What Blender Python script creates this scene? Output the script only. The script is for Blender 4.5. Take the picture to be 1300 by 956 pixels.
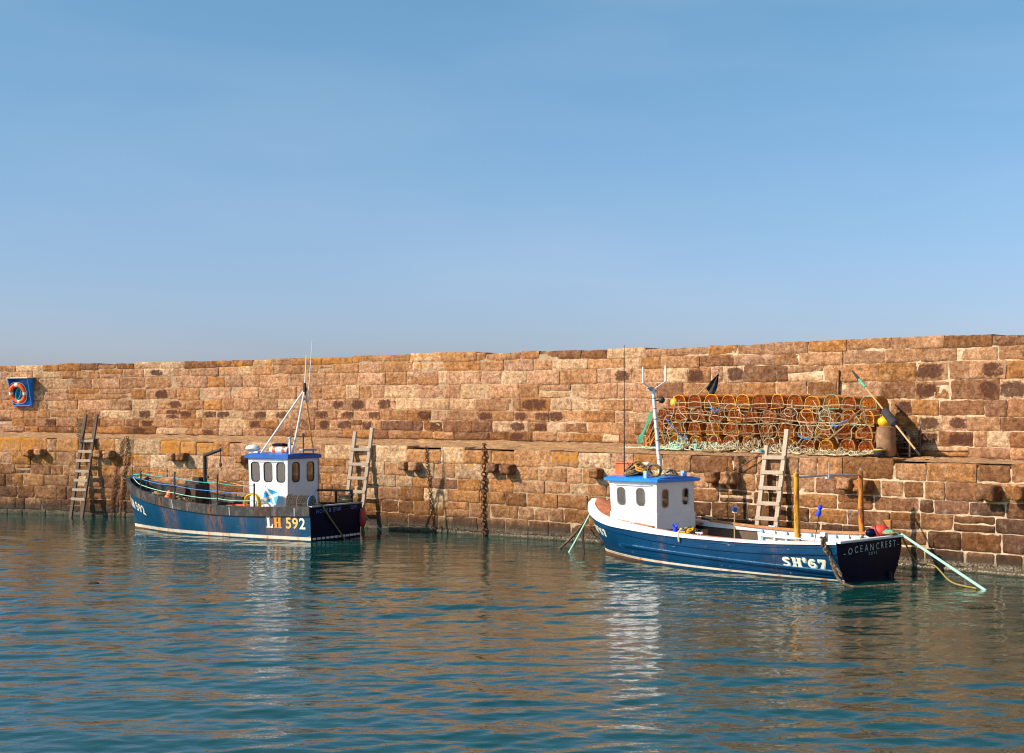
import bpy, bmesh, math, random
import numpy as np
from mathutils import Vector, Matrix, noise as mnoise

for o in list(bpy.data.objects): bpy.data.objects.remove(o)
SC = bpy.context.scene
COL = SC.collection
R = math.radians

# ---------------------------------------------------------------- camera, sky, sun, exposure
F, HC, YH = 1805.0, 3.2, 524.0          # focal length in photo pixels, eye height above the water, horizon row
cam_d = bpy.data.cameras.new('camera'); cam = bpy.data.objects.new('camera', cam_d); COL.objects.link(cam)
cam.location = (0, 0, HC); cam.rotation_euler = (R(90), 0, 0)
cam_d.sensor_width = 36; cam_d.lens = 36 * F / 1300; cam_d.shift_y = (YH - 478) / 1300
cam_d.clip_start = 0.1; cam_d.clip_end = 9000
SC.camera = cam

SUN_EL, SUN_AZ = 34.0, 71.5             # azimuth: degrees to the left of straight behind the camera
to_sun = Vector((-math.sin(R(SUN_AZ)) * math.cos(R(SUN_EL)), -math.cos(R(SUN_AZ)) * math.cos(R(SUN_EL)), math.sin(R(SUN_EL))))
w = bpy.data.worlds.new('World'); SC.world = w; w.use_nodes = True
nt = w.node_tree; bgn = nt.nodes['Background']
sky = nt.nodes.new('ShaderNodeTexSky'); sky.sky_type = 'NISHITA'; sky.sun_disc = False
sky.sun_elevation = R(SUN_EL); sky.sun_rotation = math.atan2(to_sun.x, to_sun.y)
sky.altitude = 0; sky.air_density = 0.95; sky.dust_density = 1.3; sky.ozone_density = 7.0
wtc = nt.nodes.new('ShaderNodeTexCoord'); wsp = nt.nodes.new('ShaderNodeSeparateXYZ'); nt.links.new(wtc.outputs['Generated'], wsp.inputs[0])
wrp = nt.nodes.new('ShaderNodeValToRGB'); nt.links.new(wsp.outputs['Z'], wrp.inputs[0])      # hazier, greyer air low down
for i_, (p_, c_) in enumerate(((0.0, (1.02, .86, 1.00)), (.13, (.98, .93, .88)), (.30, (.92, 1.07, .88)))):
    e_ = wrp.color_ramp.elements[i_] if i_ < 2 else wrp.color_ramp.elements.new(p_)
    e_.position = p_; e_.color = (*c_, 1)
wmx = nt.nodes.new('ShaderNodeMix'); wmx.data_type = 'RGBA'; wmx.blend_type = 'MULTIPLY'; wmx.inputs[0].default_value = 1
nt.links.new(sky.outputs[0], wmx.inputs[6]); nt.links.new(wrp.outputs[0], wmx.inputs[7])
wmp = nt.nodes.new('ShaderNodeMapping'); wmp.inputs['Scale'].default_value = (2.0, 2.0, 9.0); nt.links.new(wtc.outputs['Generated'], wmp.inputs[0])
wno = nt.nodes.new('ShaderNodeTexNoise'); wno.inputs['Scale'].default_value = 1.6; wno.inputs['Detail'].default_value = 6; nt.links.new(wmp.outputs[0], wno.inputs['Vector'])
wmr = nt.nodes.new('ShaderNodeMapRange'); nt.links.new(wno.outputs['Fac'], wmr.inputs[0]); wmr.inputs[1].default_value = .45; wmr.inputs[2].default_value = .8; wmr.inputs[4].default_value = .10
wm2 = nt.nodes.new('ShaderNodeMix'); wm2.data_type = 'RGBA'; nt.links.new(wmr.outputs[0], wm2.inputs[0]); nt.links.new(wmx.outputs[2], wm2.inputs[6]); wm2.inputs[7].default_value = (4.6, 4.7, 5.2, 1)
nt.links.new(wm2.outputs[2], bgn.inputs[0]); bgn.inputs[1].default_value = 0.148
sd = bpy.data.lights.new('sun', 'SUN'); so = bpy.data.objects.new('sun', sd); COL.objects.link(so)
sd.energy = 5.0; sd.angle = R(0.5); sd.color = (1.0, 0.865, 0.72)
so.rotation_euler = to_sun.to_track_quat('Z', 'Y').to_euler()
vs = SC.view_settings
vs.view_transform = 'Standard'; vs.look = 'None'; vs.gamma = 1; vs.exposure = 0.25; vs.use_curve_mapping = False
try:
    SC.cycles.max_bounces = 8; SC.cycles.filter_width = 1.1; SC.cycles.transparent_max_bounces = 12
except Exception: pass

# ---------------------------------------------------------------- generic helpers
def tag(o, label=None, cat=None, group=None, kind=None):
    if label: o['label'] = label
    if cat: o['category'] = cat
    if group: o['group'] = group
    if kind: o['kind'] = kind
    return o

def empty(name, loc=(0, 0, 0), rz=0.0):
    o = bpy.data.objects.new(name, None); COL.objects.link(o)
    o.location = loc; o.rotation_euler = (0, 0, rz); o.empty_display_size = .2
    return o

class MB:
    """collects shapes and links them as ONE mesh object"""
    def __init__(s): s.v = []; s.f = []; s.m = []
    def add(s, vs, fs, mi=0):
        b = len(s.v); s.v += [tuple(p) for p in vs]
        for f in fs: s.f.append(tuple(b + i for i in f)); s.m.append(mi)
    def box(s, c, size, rot=None, mi=0, taper=1.0):
        hx, hy, hz = size[0] / 2, size[1] / 2, size[2] / 2
        P = []
        for z, k in ((-hz, 1.0), (hz, taper)):
            for x, y in ((-hx, -hy), (hx, -hy), (hx, hy), (-hx, hy)): P.append(Vector((x * k, y * k, z)))
        if rot is not None: P = [rot @ p for p in P]
        P = [p + Vector(c) for p in P]
        s.add(P, [(3, 2, 1, 0), (4, 5, 6, 7), (0, 1, 5, 4), (1, 2, 6, 5), (2, 3, 7, 6), (3, 0, 4, 7)], mi)
    def bar(s, a, b, wx, wy, mi=0, up=(0, 0, 1)):
        a, b = Vector(a), Vector(b); d = (b - a).normalized(); u = Vector(up)
        x = u.cross(d)
        if x.length < 1e-3: x = Vector((1, 0, 0)).cross(d)
        x.normalize(); y = d.cross(x)
        P = []
        for c in (a, b):
            for i, j in ((-1, -1), (1, -1), (1, 1), (-1, 1)): P.append(c + x * (wx / 2 * i) + y * (wy / 2 * j))
        s.add(P, [(3, 2, 1, 0), (4, 5, 6, 7), (0, 1, 5, 4), (1, 2, 6, 5), (2, 3, 7, 6), (3, 0, 4, 7)], mi)
    def tube(s, pts, r, n=6, closed=False, mi=0, caps=True):
        pts = [Vector(p) for p in pts]
        N = len(pts)
        rs = r if isinstance(r, (list, tuple)) else [r] * N
        prev = None; rings = []
        for i, p in enumerate(pts):
            if closed: t = pts[(i + 1) % N] - pts[(i - 1) % N]
            else: t = pts[min(i + 1, N - 1)] - pts[max(i - 1, 0)]
            if t.length < 1e-9: t = Vector((0, 0, 1))
            t.normalize()
            if prev is None:
                x = t.orthogonal().normalized()
            else:
                x = prev - t * prev.dot(t)
                if x.length < 1e-6: x = t.orthogonal()
                x.normalize()
            prev = x; y = t.cross(x)
            rings.append([p + (x * math.cos(2 * math.pi * k / n) + y * math.sin(2 * math.pi * k / n)) * rs[i] for k in range(n)])
        V = [q for rg in rings for q in rg]; Fc = []
        for i in range(N if closed else N - 1):
            a, b = i * n, ((i + 1) % N) * n
            for k in range(n):
                k2 = (k + 1) % n
                Fc.append((a + k, a + k2, b + k2, b + k))
        if not closed and caps:
            Fc.append(tuple(range(n - 1, -1, -1))); Fc.append(tuple((N - 1) * n + k for k in range(n)))
        s.add(V, Fc, mi)
    def lathe(s, prof, c=(0, 0, 0), n=20, rot=None, mi=0):
        V = []
        for r, z in prof:
            for k in range(n):
                p = Vector((r * math.cos(2 * math.pi * k / n), r * math.sin(2 * math.pi * k / n), z))
                if rot is not None: p = rot @ p
                V.append(p + Vector(c))
        Fc = []
        for i in range(len(prof) - 1):
            for k in range(n):
                k2 = (k + 1) % n
                Fc.append((i * n + k, i * n + k2, (i + 1) * n + k2, (i + 1) * n + k))
        Fc.append(tuple(range(n - 1, -1, -1))); Fc.append(tuple((len(prof) - 1) * n + k for k in range(n)))
        s.add(V, Fc, mi)
    def ball(s, c, r, n=12, squash=(1, 1, 1), mi=0):
        prof = [(max(1e-4, math.sin(math.pi * i / n)), -math.cos(math.pi * i / n)) for i in range(n + 1)]
        V = []; m = n + 4
        for a, z in prof:
            for k in range(m):
                V.append(Vector(c) + Vector((r * squash[0] * a * math.cos(2 * math.pi * k / m), r * squash[1] * a * math.sin(2 * math.pi * k / m), r * squash[2] * z)))
        Fc = [(i * m + k, i * m + (k + 1) % m, (i + 1) * m + (k + 1) % m, (i + 1) * m + k) for i in range(n) for k in range(m)]
        s.add(V, Fc, mi)
    def grid(s, rows, mi=0, flip=False):
        """rows: list of equal-length lists of points"""
        b = [p for r in rows for p in r]; n = len(rows[0]); Fc = []
        for i in range(len(rows) - 1):
            for j in range(n - 1):
                q = (i * n + j, i * n + j + 1, (i + 1) * n + j + 1, (i + 1) * n + j)
                Fc.append(q[::-1] if flip else q)
        s.add(b, Fc, mi)
    def build(s, name, mats, parent=None, smooth=None, bevel=0, merge=0):
        me = bpy.data.meshes.new(name); me.from_pydata(s.v, [], s.f)
        for m in (mats if isinstance(mats, (list, tuple)) else [mats]): me.materials.append(m)
        me.polygons.foreach_set('material_index', s.m)
        if merge or True:
            bm = bmesh.new(); bm.from_mesh(me)
            if merge: bmesh.ops.remove_doubles(bm, verts=bm.verts, dist=merge)
            bmesh.ops.recalc_face_normals(bm, faces=bm.faces)
            bm.to_mesh(me); bm.free()
        if smooth is not None:
            me.polygons.foreach_set('use_smooth', [True] * len(me.polygons))
            me.set_sharp_from_angle(angle=R(smooth))
        me.update()
        o = bpy.data.objects.new(name, me); COL.objects.link(o)
        if parent is not None: o.parent = parent
        if bevel:
            md = o.modifiers.new('bevel', 'BEVEL'); md.width = bevel; md.segments = 2; md.limit_method = 'ANGLE'; md.angle_limit = R(40)
        return o

def copy_tree(o, parent=None):
    c = o.copy(); COL.objects.link(c); c.parent = parent
    for ch in [x for x in o.children]: copy_tree(ch, c)
    return c

def wob(p, sc=1.0, seed=0.0):
    return mnoise.noise(Vector((p[0] * sc + seed, p[1] * sc - seed, p[2] * sc + seed * .37)))

def rope_pts(a, b, sag=0.0, n=20, jit=0.0, seed=0):
    a, b = Vector(a), Vector(b); rnd = random.Random(seed); P = []
    for i in range(n + 1):
        t = i / n; p = a.lerp(b, t); p.z -= sag * 4 * t * (1 - t)
        if jit and 0 < i < n: p += Vector((rnd.uniform(-jit, jit), rnd.uniform(-jit, jit), rnd.uniform(-jit, jit)))
        P.append(p)
    return P

def smooth_path(ctrl, per=8):
    """Catmull-Rom through control points"""
    c = [Vector(p) for p in ctrl]; c = [c[0] * 2 - c[1]] + c + [c[-1] * 2 - c[-2]]; P = []
    for i in range(1, len(c) - 2):
        for k in range(per):
            t = k / per
            P.append(.5 * ((2 * c[i]) + (-c[i - 1] + c[i + 1]) * t + (2 * c[i - 1] - 5 * c[i] + 4 * c[i + 1] - c[i + 2]) * t * t + (-c[i - 1] + 3 * c[i] - 3 * c[i + 1] + c[i + 2]) * t ** 3))
    P.append(c[-2]); return P

# ---------------------------------------------------------------- materials
class NT:
    def __init__(s, name):
        s.m = bpy.data.materials.new(name); s.m.use_nodes = True; s.t = s.m.node_tree
        s.b = s.t.nodes['Principled BSDF']; s.out = s.t.nodes['Material Output']
        s.tc = s.t.nodes.new('ShaderNodeTexCoord')
    def n(s, typ, **kw):
        nd = s.t.nodes.new('ShaderNode' + typ)
        for k, v in kw.items():
            if k.startswith('i_'):
                key = k[2:]; key = int(key) if key.isdigit() else key
                s.set(nd.inputs[key], v)
            else: setattr(nd, k, v)
        return nd
    def set(s, inp, v):
        if isinstance(v, bpy.types.NodeSocket): s.t.links.new(v, inp)
        else:
            if isinstance(v, (tuple, list)) and len(v) == 3 and inp.type == 'RGBA': v = (*v, 1)
            inp.default_value = v
    def noise(s, scale=5, detail=4, rough=.55, vec=None, stretch=None, dist=0.0):
        v = vec or s.tc.outputs['Object']
        if stretch:
            mp = s.n('Mapping'); s.set(mp.inputs[0], v); mp.inputs['Scale'].default_value = stretch; v = mp.outputs[0]
        nd = s.n('TexNoise'); s.set(nd.inputs['Vector'], v)
        nd.inputs['Scale'].default_value = scale; nd.inputs['Detail'].default_value = detail
        nd.inputs['Roughness'].default_value = rough; nd.inputs['Distortion'].default_value = dist
        return nd.outputs['Fac']
    def ramp(s, fac, a, b, lo=0.0, hi=1.0):
        mr = s.n('MapRange'); mr.clamp = True; s.set(mr.inputs[0], fac)
        for i, v in ((1, a), (2, b), (3, lo), (4, hi)): s.set(mr.inputs[i], v)
        return mr.outputs[0]
    def mix(s, fac, a, b, mode='MIX'):
        mx = s.n('Mix', data_type='RGBA', blend_type=mode); s.set(mx.inputs[0], fac); s.set(mx.inputs[6], a); s.set(mx.inputs[7], b)
        return mx.outputs[2]
    def math(s, op, a, b=0.0, c=0.0):
        md = s.n('Math', operation=op); s.set(md.inputs[0], a); s.set(md.inputs[1], b); s.set(md.inputs[2], c)
        return md.outputs[0]
    def attr(s, name, col=False):
        a = s.n('Attribute', attribute_name=name); return a.outputs['Color'] if col else a.outputs['Fac']
    def bump(s, h, strength=.3, dist=.01, prev=None):
        b = s.n('Bump'); b.inputs['Strength'].default_value = strength; b.inputs['Distance'].default_value = dist
        s.set(b.inputs['Height'], h)
        if prev is not None: s.set(b.inputs['Normal'], prev)
        return b.outputs[0]

def m_simple(name, col, rough=.6, var=.25, sc=6, bump=.15, metal=0.0, col2=None, thr=(.5, .65), bd=.004, stretch=None, spec=.5):
    N = NT(name)
    f = N.noise(sc, 5, .6, stretch=stretch)
    dark = tuple(c * (1 - var) for c in col); lite = tuple(min(1, c * (1 + var)) for c in col)
    c = N.mix(N.ramp(f, .3, .7), dark, lite)
    if col2 is not None:
        g = N.noise(sc * .7, 8, .7, stretch=stretch, dist=.4)
        c = N.mix(N.ramp(g, thr[0], thr[1]), c, col2)
    N.set(N.b.inputs['Base Color'], c)
    N.set(N.b.inputs['Roughness'], N.ramp(f, .2, .8, max(0, rough - .1), min(1, rough + .12)))
    N.b.inputs['Metallic'].default_value = metal
    N.b.inputs['Specular IOR Level'].default_value = spec
    N.set(N.b.inputs['Normal'], N.bump(N.noise(sc * 6, 5, .7), bump, bd))
    return N.m

def m_stone():
    N = NT('sandstone')
    ob = N.tc.outputs['Object']
    sep = N.n('SeparateXYZ'); N.set(sep.inputs[0], ob); z = sep.outputs['Z']
    tint = N.attr('tint', True)
    big = N.noise(2.2, 6, .6); fine = N.noise(17, 10, .78); bed = N.noise(3.0, 5, .6, stretch=(.6, .6, 9)); mid = N.noise(7, 6, .65, dist=.5)
    c = N.mix(.08, tint, (.43, .25, .12)); c = N.mix(1.0, c, N.mix(N.ramp(fine, .28, .72), (.48, .43, .38), (1.36, 1.36, 1.34)), 'MULTIPLY')
    c = N.mix(1.0, c, N.mix(N.ramp(N.noise(9, 9, .78, dist=.3), .38, .60), (.52, .46, .40), (1.20, 1.20, 1.20)), 'MULTIPLY')
    c = N.mix(1.0, c, N.mix(N.ramp(N.noise(1.1, 4, .6), .3, .7), (.78, .72, .66), (1.18, 1.18, 1.15)), 'MULTIPLY')
    c = N.mix(N.math('MULTIPLY', N.ramp(bed, .42, .62), .45), c, N.mix(1.0, c, (.66, .56, .46), 'MULTIPLY'))
    c = N.mix(N.math('MULTIPLY', N.ramp(mid, .50, .66), .62), c, N.mix(1.0, c, (.60, .50, .44), 'MULTIPLY'))
    c = N.mix(N.math('MULTIPLY', N.ramp(N.noise(4.2, 7, .7), .56, .70), .45), c, (.62, .47, .33))
    # dark pits
    vor = N.n('TexVoronoi'); N.set(vor.inputs['Vector'], ob); vor.inputs['Scale'].default_value = 16; vor.inputs['Randomness'].default_value = 1
    pits = N.ramp(vor.outputs['Distance'], .06, .16, 1, 0)
    pits = N.math('MULTIPLY', pits, N.ramp(N.noise(3.3, 3), .5, .62))
    c = N.mix(N.math('MULTIPLY', pits, .7), c, (.10, .055, .035))
    # rain streaks of a rusty brown
    st = N.noise(1.6, 6, .65, stretch=(3.2, 3.2, .35))
    c = N.mix(N.math('MULTIPLY', N.ramp(st, .56, .70), .38), c, (.26, .12, .05))
    # blackish purple weathered blotches
    sf = N.ramp(N.math('ADD', N.attr('stain'), N.math('MULTIPLY', N.math('SUBTRACT', N.noise(8, 9, .75), .5), 2.6)), .52, .86)
    c = N.mix(N.math('MULTIPLY', sf, .90), c, N.mix(N.ramp(fine, .3, .7), (.040, .013, .008), (.115, .044, .024)))
    # orange lichen
    lf = N.ramp(N.math('ADD', N.attr('lichen'), N.math('MULTIPLY', N.math('SUBTRACT', N.noise(5.0, 9, .75, dist=.6), .5), 3.6)), .46, .70)
    c = N.mix(N.math('MULTIPLY', lf, .85), c, N.mix(N.ramp(N.noise(30, 4), .35, .65), (.50, .175, .012), (.60, .27, .04)))
    # tide staining and weed line of the wall foot
    tide = N.ramp(N.math('ADD', z, N.math('MULTIPLY', N.math('SUBTRACT', big, .5), .9)), .20, 1.30, 1, 0)
    c = N.mix(N.math('MULTIPLY', tide, .85), c, N.mix(1.0, c, (.44, .39, .34), 'MULTIPLY'))
    wet = N.ramp(N.math('ADD', z, N.math('MULTIPLY', N.math('SUBTRACT', big, .5), .22)), .30, .44, 1, 0)
    c = N.mix(N.math('MULTIPLY', wet, .75), c, (.055, .036, .026))
    weed = N.ramp(N.math('ADD', z, N.math('MULTIPLY', N.math('SUBTRACT', mid, .5), .25)), .05, .32, 1, 0)
    c = N.mix(N.math('MULTIPLY', weed, .85), c, N.mix(fine, (.020, .028, .010), (.045, .036, .014)))
    # barnacle crust just over the water, thicker to the right
    bx = N.ramp(sep.outputs['X'], -4, 8, .15, 1)
    bz = N.math('MULTIPLY', N.ramp(z, .02, .06), N.ramp(z, .13, .24, 1, 0))
    bc = N.math('MULTIPLY', N.math('MULTIPLY', bz, bx), N.ramp(N.noise(26, 5, .7), .46, .58))
    c = N.mix(bc, c, (.50, .40, .30))
    N.set(N.b.inputs['Base Color'], c)
    N.set(N.b.inputs['Roughness'], N.math('SUBTRACT', .93, N.math('MULTIPLY', weed, .45)))
    N.b.inputs['Specular IOR Level'].default_value = .25
    n1 = N.bump(mid, .8, .045); n2 = N.bump(fine, 1.0, .020, n1); n3 = N.bump(N.math('SUBTRACT', 1.0, pits), .5, .012, n2)
    N.set(N.b.inputs['Normal'], n3)
    return N.m

def m_mortar():
    N = NT('lime_mortar'); ob = N.tc.outputs['Object']
    sep = N.n('SeparateXYZ'); N.set(sep.inputs[0], ob)
    f = N.noise(6, 7, .7); g = N.noise(28, 6, .7)
    c = N.mix(N.ramp(f, .35, .62), (.46, .31, .18), (.82, .65, .43))
    c = N.mix(N.ramp(sep.outputs['X'], 0, 6, .5, 0), c, (.30, .18, .095))       # less repointing at the old end
    c = N.mix(N.ramp(g, .3, .7), c, N.mix(1.0, c, (.75, .72, .68), 'MULTIPLY'))
    c = N.mix(N.ramp(sep.outputs['Z'], .1, .45, .9, 0), c, (.06, .045, .025))
    N.set(N.b.inputs['Base Color'], c); N.b.inputs['Roughness'].default_value = .95
    N.set(N.b.inputs['Normal'], N.bump(g, .8, .02, N.bump(f, .6, .04)))
    return N.m

def m_deck():
    N = NT('worn_flagstones')
    f = N.noise(1.3, 7, .7); g = N.noise(12, 7, .7)
    br = N.n('TexBrick'); mp = N.n('Mapping'); N.set(mp.inputs[0], N.tc.outputs['Object']); mp.inputs['Rotation'].default_value = (0, 0, R(33))
    N.set(br.inputs['Vector'], mp.outputs[0]); br.inputs['Scale'].default_value = .9
    br.inputs['Color1'].default_value = (.70, .40, .17, 1); br.inputs['Color2'].default_value = (.56, .31, .125, 1); br.inputs['Mortar'].default_value = (.30, .18, .11, 1)
    br.inputs['Mortar Size'].default_value = .02; br.inputs['Bias'].default_value = 0
    c = N.mix(N.ramp(f, .4, .65), br.outputs['Color'], (.44, .245, .11))
    c = N.mix(N.ramp(g, .3, .7), N.mix(1.0, c, (.7, .7, .7), 'MULTIPLY'), N.mix(1.0, c, (1.25, 1.2, 1.15), 'MULTIPLY'))
    c = N.mix(N.math('MULTIPLY', N.ramp(N.noise(5, 8, .75, stretch=(1, 1, 1), dist=1.2), .50, .62), .6), c, (.20, .095, .045))
    N.set(N.b.inputs['Base Color'], c); N.b.inputs['Roughness'].default_value = .9
    N.set(N.b.inputs['Normal'], N.bump(g, 1.0, .06, N.bump(br.outputs['Fac'], -.5, .03)))
    return N.m

def m_water():
    N = NT('harbour_water')
    ob = N.tc.outputs['Object']
    a = N.noise(3.6, 4, .6, stretch=(.45, 1.0, 1), dist=.3)
    b = N.noise(9.5, 2, .5, stretch=(.45, 1.0, 1))
    N.set(N.b.inputs['Normal'], N.bump(b, .04, .020, N.bump(a, .26, .045)))
    big = N.noise(.35, 3)
    N.set(N.b.inputs['Base Color'], N.mix(big, (.001, .034, .030), (.002, .056, .046)))
    N.b.inputs['Roughness'].default_value = .025; N.b.inputs['IOR'].default_value = 1.45
    return N.m

def m_hull(name, blue, rustc=(.30, .11, .03), rough=.32, streak=.5):
    """gloss paint with chalking, scuffs and rust runs (attribute 'rust' places the runs)"""
    N = NT(name)
    f = N.noise(1.8, 6, .65); s1 = N.noise(3.0, 6, .7, stretch=(2.2, 2.2, .25)); g = N.noise(14, 6, .7)
    c = N.mix(N.ramp(f, .3, .7), tuple(x * .80 for x in blue), tuple(x * 1.22 for x in blue))
    c = N.mix(N.math('MULTIPLY', N.ramp(s1, .52, .72), streak), c, tuple(x * .45 + .012 for x in blue))
    sc = N.noise(5, 8, .75, stretch=(.6, .6, 2.2), dist=.8)
    c = N.mix(N.math('MULTIPLY', N.ramp(sc, .64, .675), .75), c, (.36, .40, .40))
    rf = N.math('MULTIPLY', N.attr('rust'), N.ramp(N.noise(5, 8, .75, stretch=(5, 5, .22)), .42, .60))
    c = N.mix(rf, c, N.mix(g, rustc, (.12, .06, .03)))
    N.set(N.b.inputs['Base Color'], c)
    N.set(N.b.inputs['Roughness'], N.math('ADD', N.ramp(f, .3, .7, rough - .07, rough + .1), N.math('MULTIPLY', rf, .4)))
    N.b.inputs['Specular IOR Level'].default_value = .32
    N.set(N.b.inputs['Normal'], N.bump(g, .10, .004, N.bump(f, .25, .02)))
    return N.m

def m_wood(name, col, col2, sc=3, stretch=(6, 6, .5), rough=.85):
    N = NT(name)
    g = N.noise(sc * 3, 7, .7, stretch=stretch); f = N.noise(sc, 5, .6)
    c = N.mix(N.ramp(g, .3, .7), col, col2)
    c = N.mix(N.ramp(f, .35, .75, 0, .55), c, tuple(x * .55 for x in col))
    N.set(N.b.inputs['Base Color'], c); N.b.inputs['Roughness'].default_value = rough
    N.set(N.b.inputs['Normal'], N.bump(g, .5, .008))
    return N.m

def m_glass():
    N = NT('window_glass')
    tr = N.n('BsdfTransparent'); tr.inputs[0].default_value = (.60, .58, .50, 1)
    gl = N.n('BsdfGlossy'); gl.inputs['Roughness'].default_value = .03; gl.inputs[0].default_value = (.9, .95, 1, 1)
    fr = N.n('LayerWeight'); fr.inputs[0].default_value = .15
    mx = N.n('MixShader'); N.set(mx.inputs[0], N.math('ADD', N.math('MULTIPLY', fr.outputs['Facing'], .5), .07)); N.set(mx.inputs[1], tr.outputs[0]); N.set(mx.inputs[2], gl.outputs[0])
    df = N.n('BsdfDiffuse'); df.inputs[0].default_value = (.35, .30, .22, 1)
    m2 = N.n('MixShader'); N.set(m2.inputs[0], N.ramp(N.noise(5, 5), .3, .8, .02, .10)); N.set(m2.inputs[1], mx.outputs[0]); N.set(m2.inputs[2], df.outputs[0])
    N.t.links.new(m2.outputs[0], N.out.inputs[0])
    return N.m

M = {}
M['strakewear'] = m_simple('rubbed_blue_paint', (.06, .17, .30), .5, .4, 9, .1, col2=(.45, .45, .42), thr=(.56, .64))
M['stone'] = m_stone(); M['mortar'] = m_mortar(); M['deck'] = m_deck(); M['water'] = m_water(); M['glass'] = m_glass()
M['hull_a'] = m_hull('blue_hull_paint_rusted', (.001, .058, .130))
M['hull_b'] = m_hull('blue_hull_paint', (.001, .046, .125), streak=.35)
M['navy_shade'] = m_simple('shade_darkened_navy_paint', (.0012, .004, .022), .45, .3, 2.5, .1, spec=.12)  # navy paint darkened so the transoms' shade sits in the base colour
M['white'] = m_simple('white_boat_paint', (.80, .79, .76), .38, .05, 3, .08, col2=(.52, .42, .30), thr=(.64, .80))
M['offwhite'] = m_simple('weathered_white_paint', (.70, .66, .58), .5, .12, 6, .15, col2=(.40, .20, .09), thr=(.58, .70))
M['stripe'] = m_simple('boot_top_white_rusted', (.76, .66, .50), .5, .15, 5, .1, col2=(.75, .28, .03), thr=(.54, .63), stretch=(1, 1, .3))
M['roofblue'] = m_simple('bright_blue_paint', (.010, .22, .70), .4, .15, 4, .1, col2=(.05, .20, .40), thr=(.62, .75))
M['roofdeep'] = m_simple('deep_blue_paint', (.008, .095, .42), .4, .15, 4, .1)
M['terra'] = m_simple('red_oxide_deck_paint', (.48, .155, .070), .75, .25, 5, .2, col2=(.52, .32, .22), thr=(.56, .72))
M['terra2'] = m_simple('worn_orange_brown_rail', (.50, .19, .055), .7, .3, 7, .25, col2=(.62, .45, .28), thr=(.55, .68), stretch=(1, 1, 2))
M['black'] = m_simple('black_rubber', (.030, .026, .024), .7, .5, 6, .4, col2=(.15, .13, .115), thr=(.50, .68), bd=.01, stretch=(1, 1, .5))
M['blackmetal'] = m_simple('black_painted_steel', (.022, .020, .022), .5, .4, 8, .25, col2=(.14, .05, .02), thr=(.6, .72))
M['greydeck'] = m_simple('grey_deck_paint', (.22, .22, .21), .8, .35, 5, .3, col2=(.34, .22, .14), thr=(.56, .70))
M['rust'] = m_simple('rusted_iron', (.13, .045, .018), .9, .6, 20, .8, col2=(.26, .10, .03), thr=(.45, .65), bd=.01)
M['darkrust'] = m_simple('dark_rusted_machine', (.045, .026, .02), .8, .5, 9, .5, col2=(.15, .06, .025), thr=(.52, .68), bd=.01)
M['ladder'] = m_wood('bleached_timber', (.50, .40, .30), (.36, .27, .19))
M['ladder2'] = m_wood('salt_bleached_timber', (.62, .50, .37), (.42, .31, .21))
M['darkwood'] = m_wood('wet_dark_timber', (.10, .065, .045), (.17, .11, .07))
M['bamboo'] = m_wood('bamboo_cane', (.62, .44, .20), (.48, .31, .12), stretch=(8, 8, 1))
M['orangepost'] = m_simple('orange_painted_post_flaking', (.62, .20, .015), .65, .3, 6, .3, col2=(.22, .07, .025), thr=(.47, .56), stretch=(2, 2, .8))
M['yellowpost'] = m_simple('yellow_orange_post_flaking', (.74, .32, .02), .65, .25, 6, .3, col2=(.30, .10, .025), thr=(.50, .58), stretch=(2, 2, .8))
M['orange'] = m_simple('orange_plastic', (.85, .11, .012), .42, .15, 6, .08)
M['orange2'] = m_simple('orange_red_plastic', (.80, .14, .03), .5, .3, 9, .15)
M['yellow'] = m_simple('yellow_plastic', (.85, .50, .01), .45, .12, 6, .1)
M['red'] = m_simple('faded_red_plastic', (.62, .05, .03), .5, .25, 6, .15)
M['cyan'] = m_simple('turquoise_rope', (.02, .48, .48), .8, .25, 60, .6)
M['green'] = m_simple('green_rope', (.10, .46, .28), .8, .3, 60, .6)
M['mint'] = m_simple('pale_green_rope', (.36, .66, .50), .8, .2, 60, .6)
M['bluerope'] = m_simple('blue_twine', (.05, .26, .62), .8, .3, 60, .6)
M['tanrope'] = m_simple('weathered_tan_rope', (.34, .235, .12), .9, .3, 50, .7)
M['ochrerope'] = m_simple('ochre_rope', (.62, .36, .05), .9, .3, 50, .7)
M['dullgreen'] = m_simple('dull_green_rope', (.16, .34, .20), .9, .3, 50, .7, col2=(.40, .30, .12), thr=(.5, .6))
M['brownrope'] = m_simple('brown_rope', (.26, .15, .07), .9, .4, 50, .7)
M['darkrope'] = m_simple('weedy_dark_rope', (.085, .060, .035), .9, .5, 30, .8, col2=(.24, .17, .10), thr=(.5, .6))
M['palerope'] = m_simple('pale_straw_rope', (.56, .51, .33), .9, .22, 40, .7)
M['olive'] = m_simple('olive_rope', (.30, .22, .06), .9, .3, 50, .7)
M['orangerope'] = m_simple('orange_rope', (.72, .30, .03), .8, .25, 60, .6)
M['net'] = m_simple('rusty_orange_netting', (.56, .145, .014), .9, .4, 5, .5, col2=(.30, .09, .02), thr=(.50, .66))
M['net2'] = m_simple('ochre_netting', (.64, .215, .018), .9, .4, 5, .5, col2=(.36, .12, .02), thr=(.52, .68))
M['netgrey'] = m_simple('grey_brown_netting', (.15, .12, .09), .9, .4, 9, .5)
M['greyplastic'] = m_simple('grey_plastic', (.34, .36, .38), .5, .15, 6, .1)
M['steel'] = m_simple('galvanised_steel', (.52, .54, .56), .45, .2, 12, .2, metal=.6)
M['lightblue'] = m_simple('pale_blue_paint', (.30, .50, .66), .5, .15, 5, .1)
M['glove'] = m_simple('bright_blue_rubber', (.01, .06, .72), .45, .2, 6, .1)
M['flagblack'] = m_simple('faded_black_cloth', (.035, .032, .036), .9, .4, 9, .3)
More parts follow.
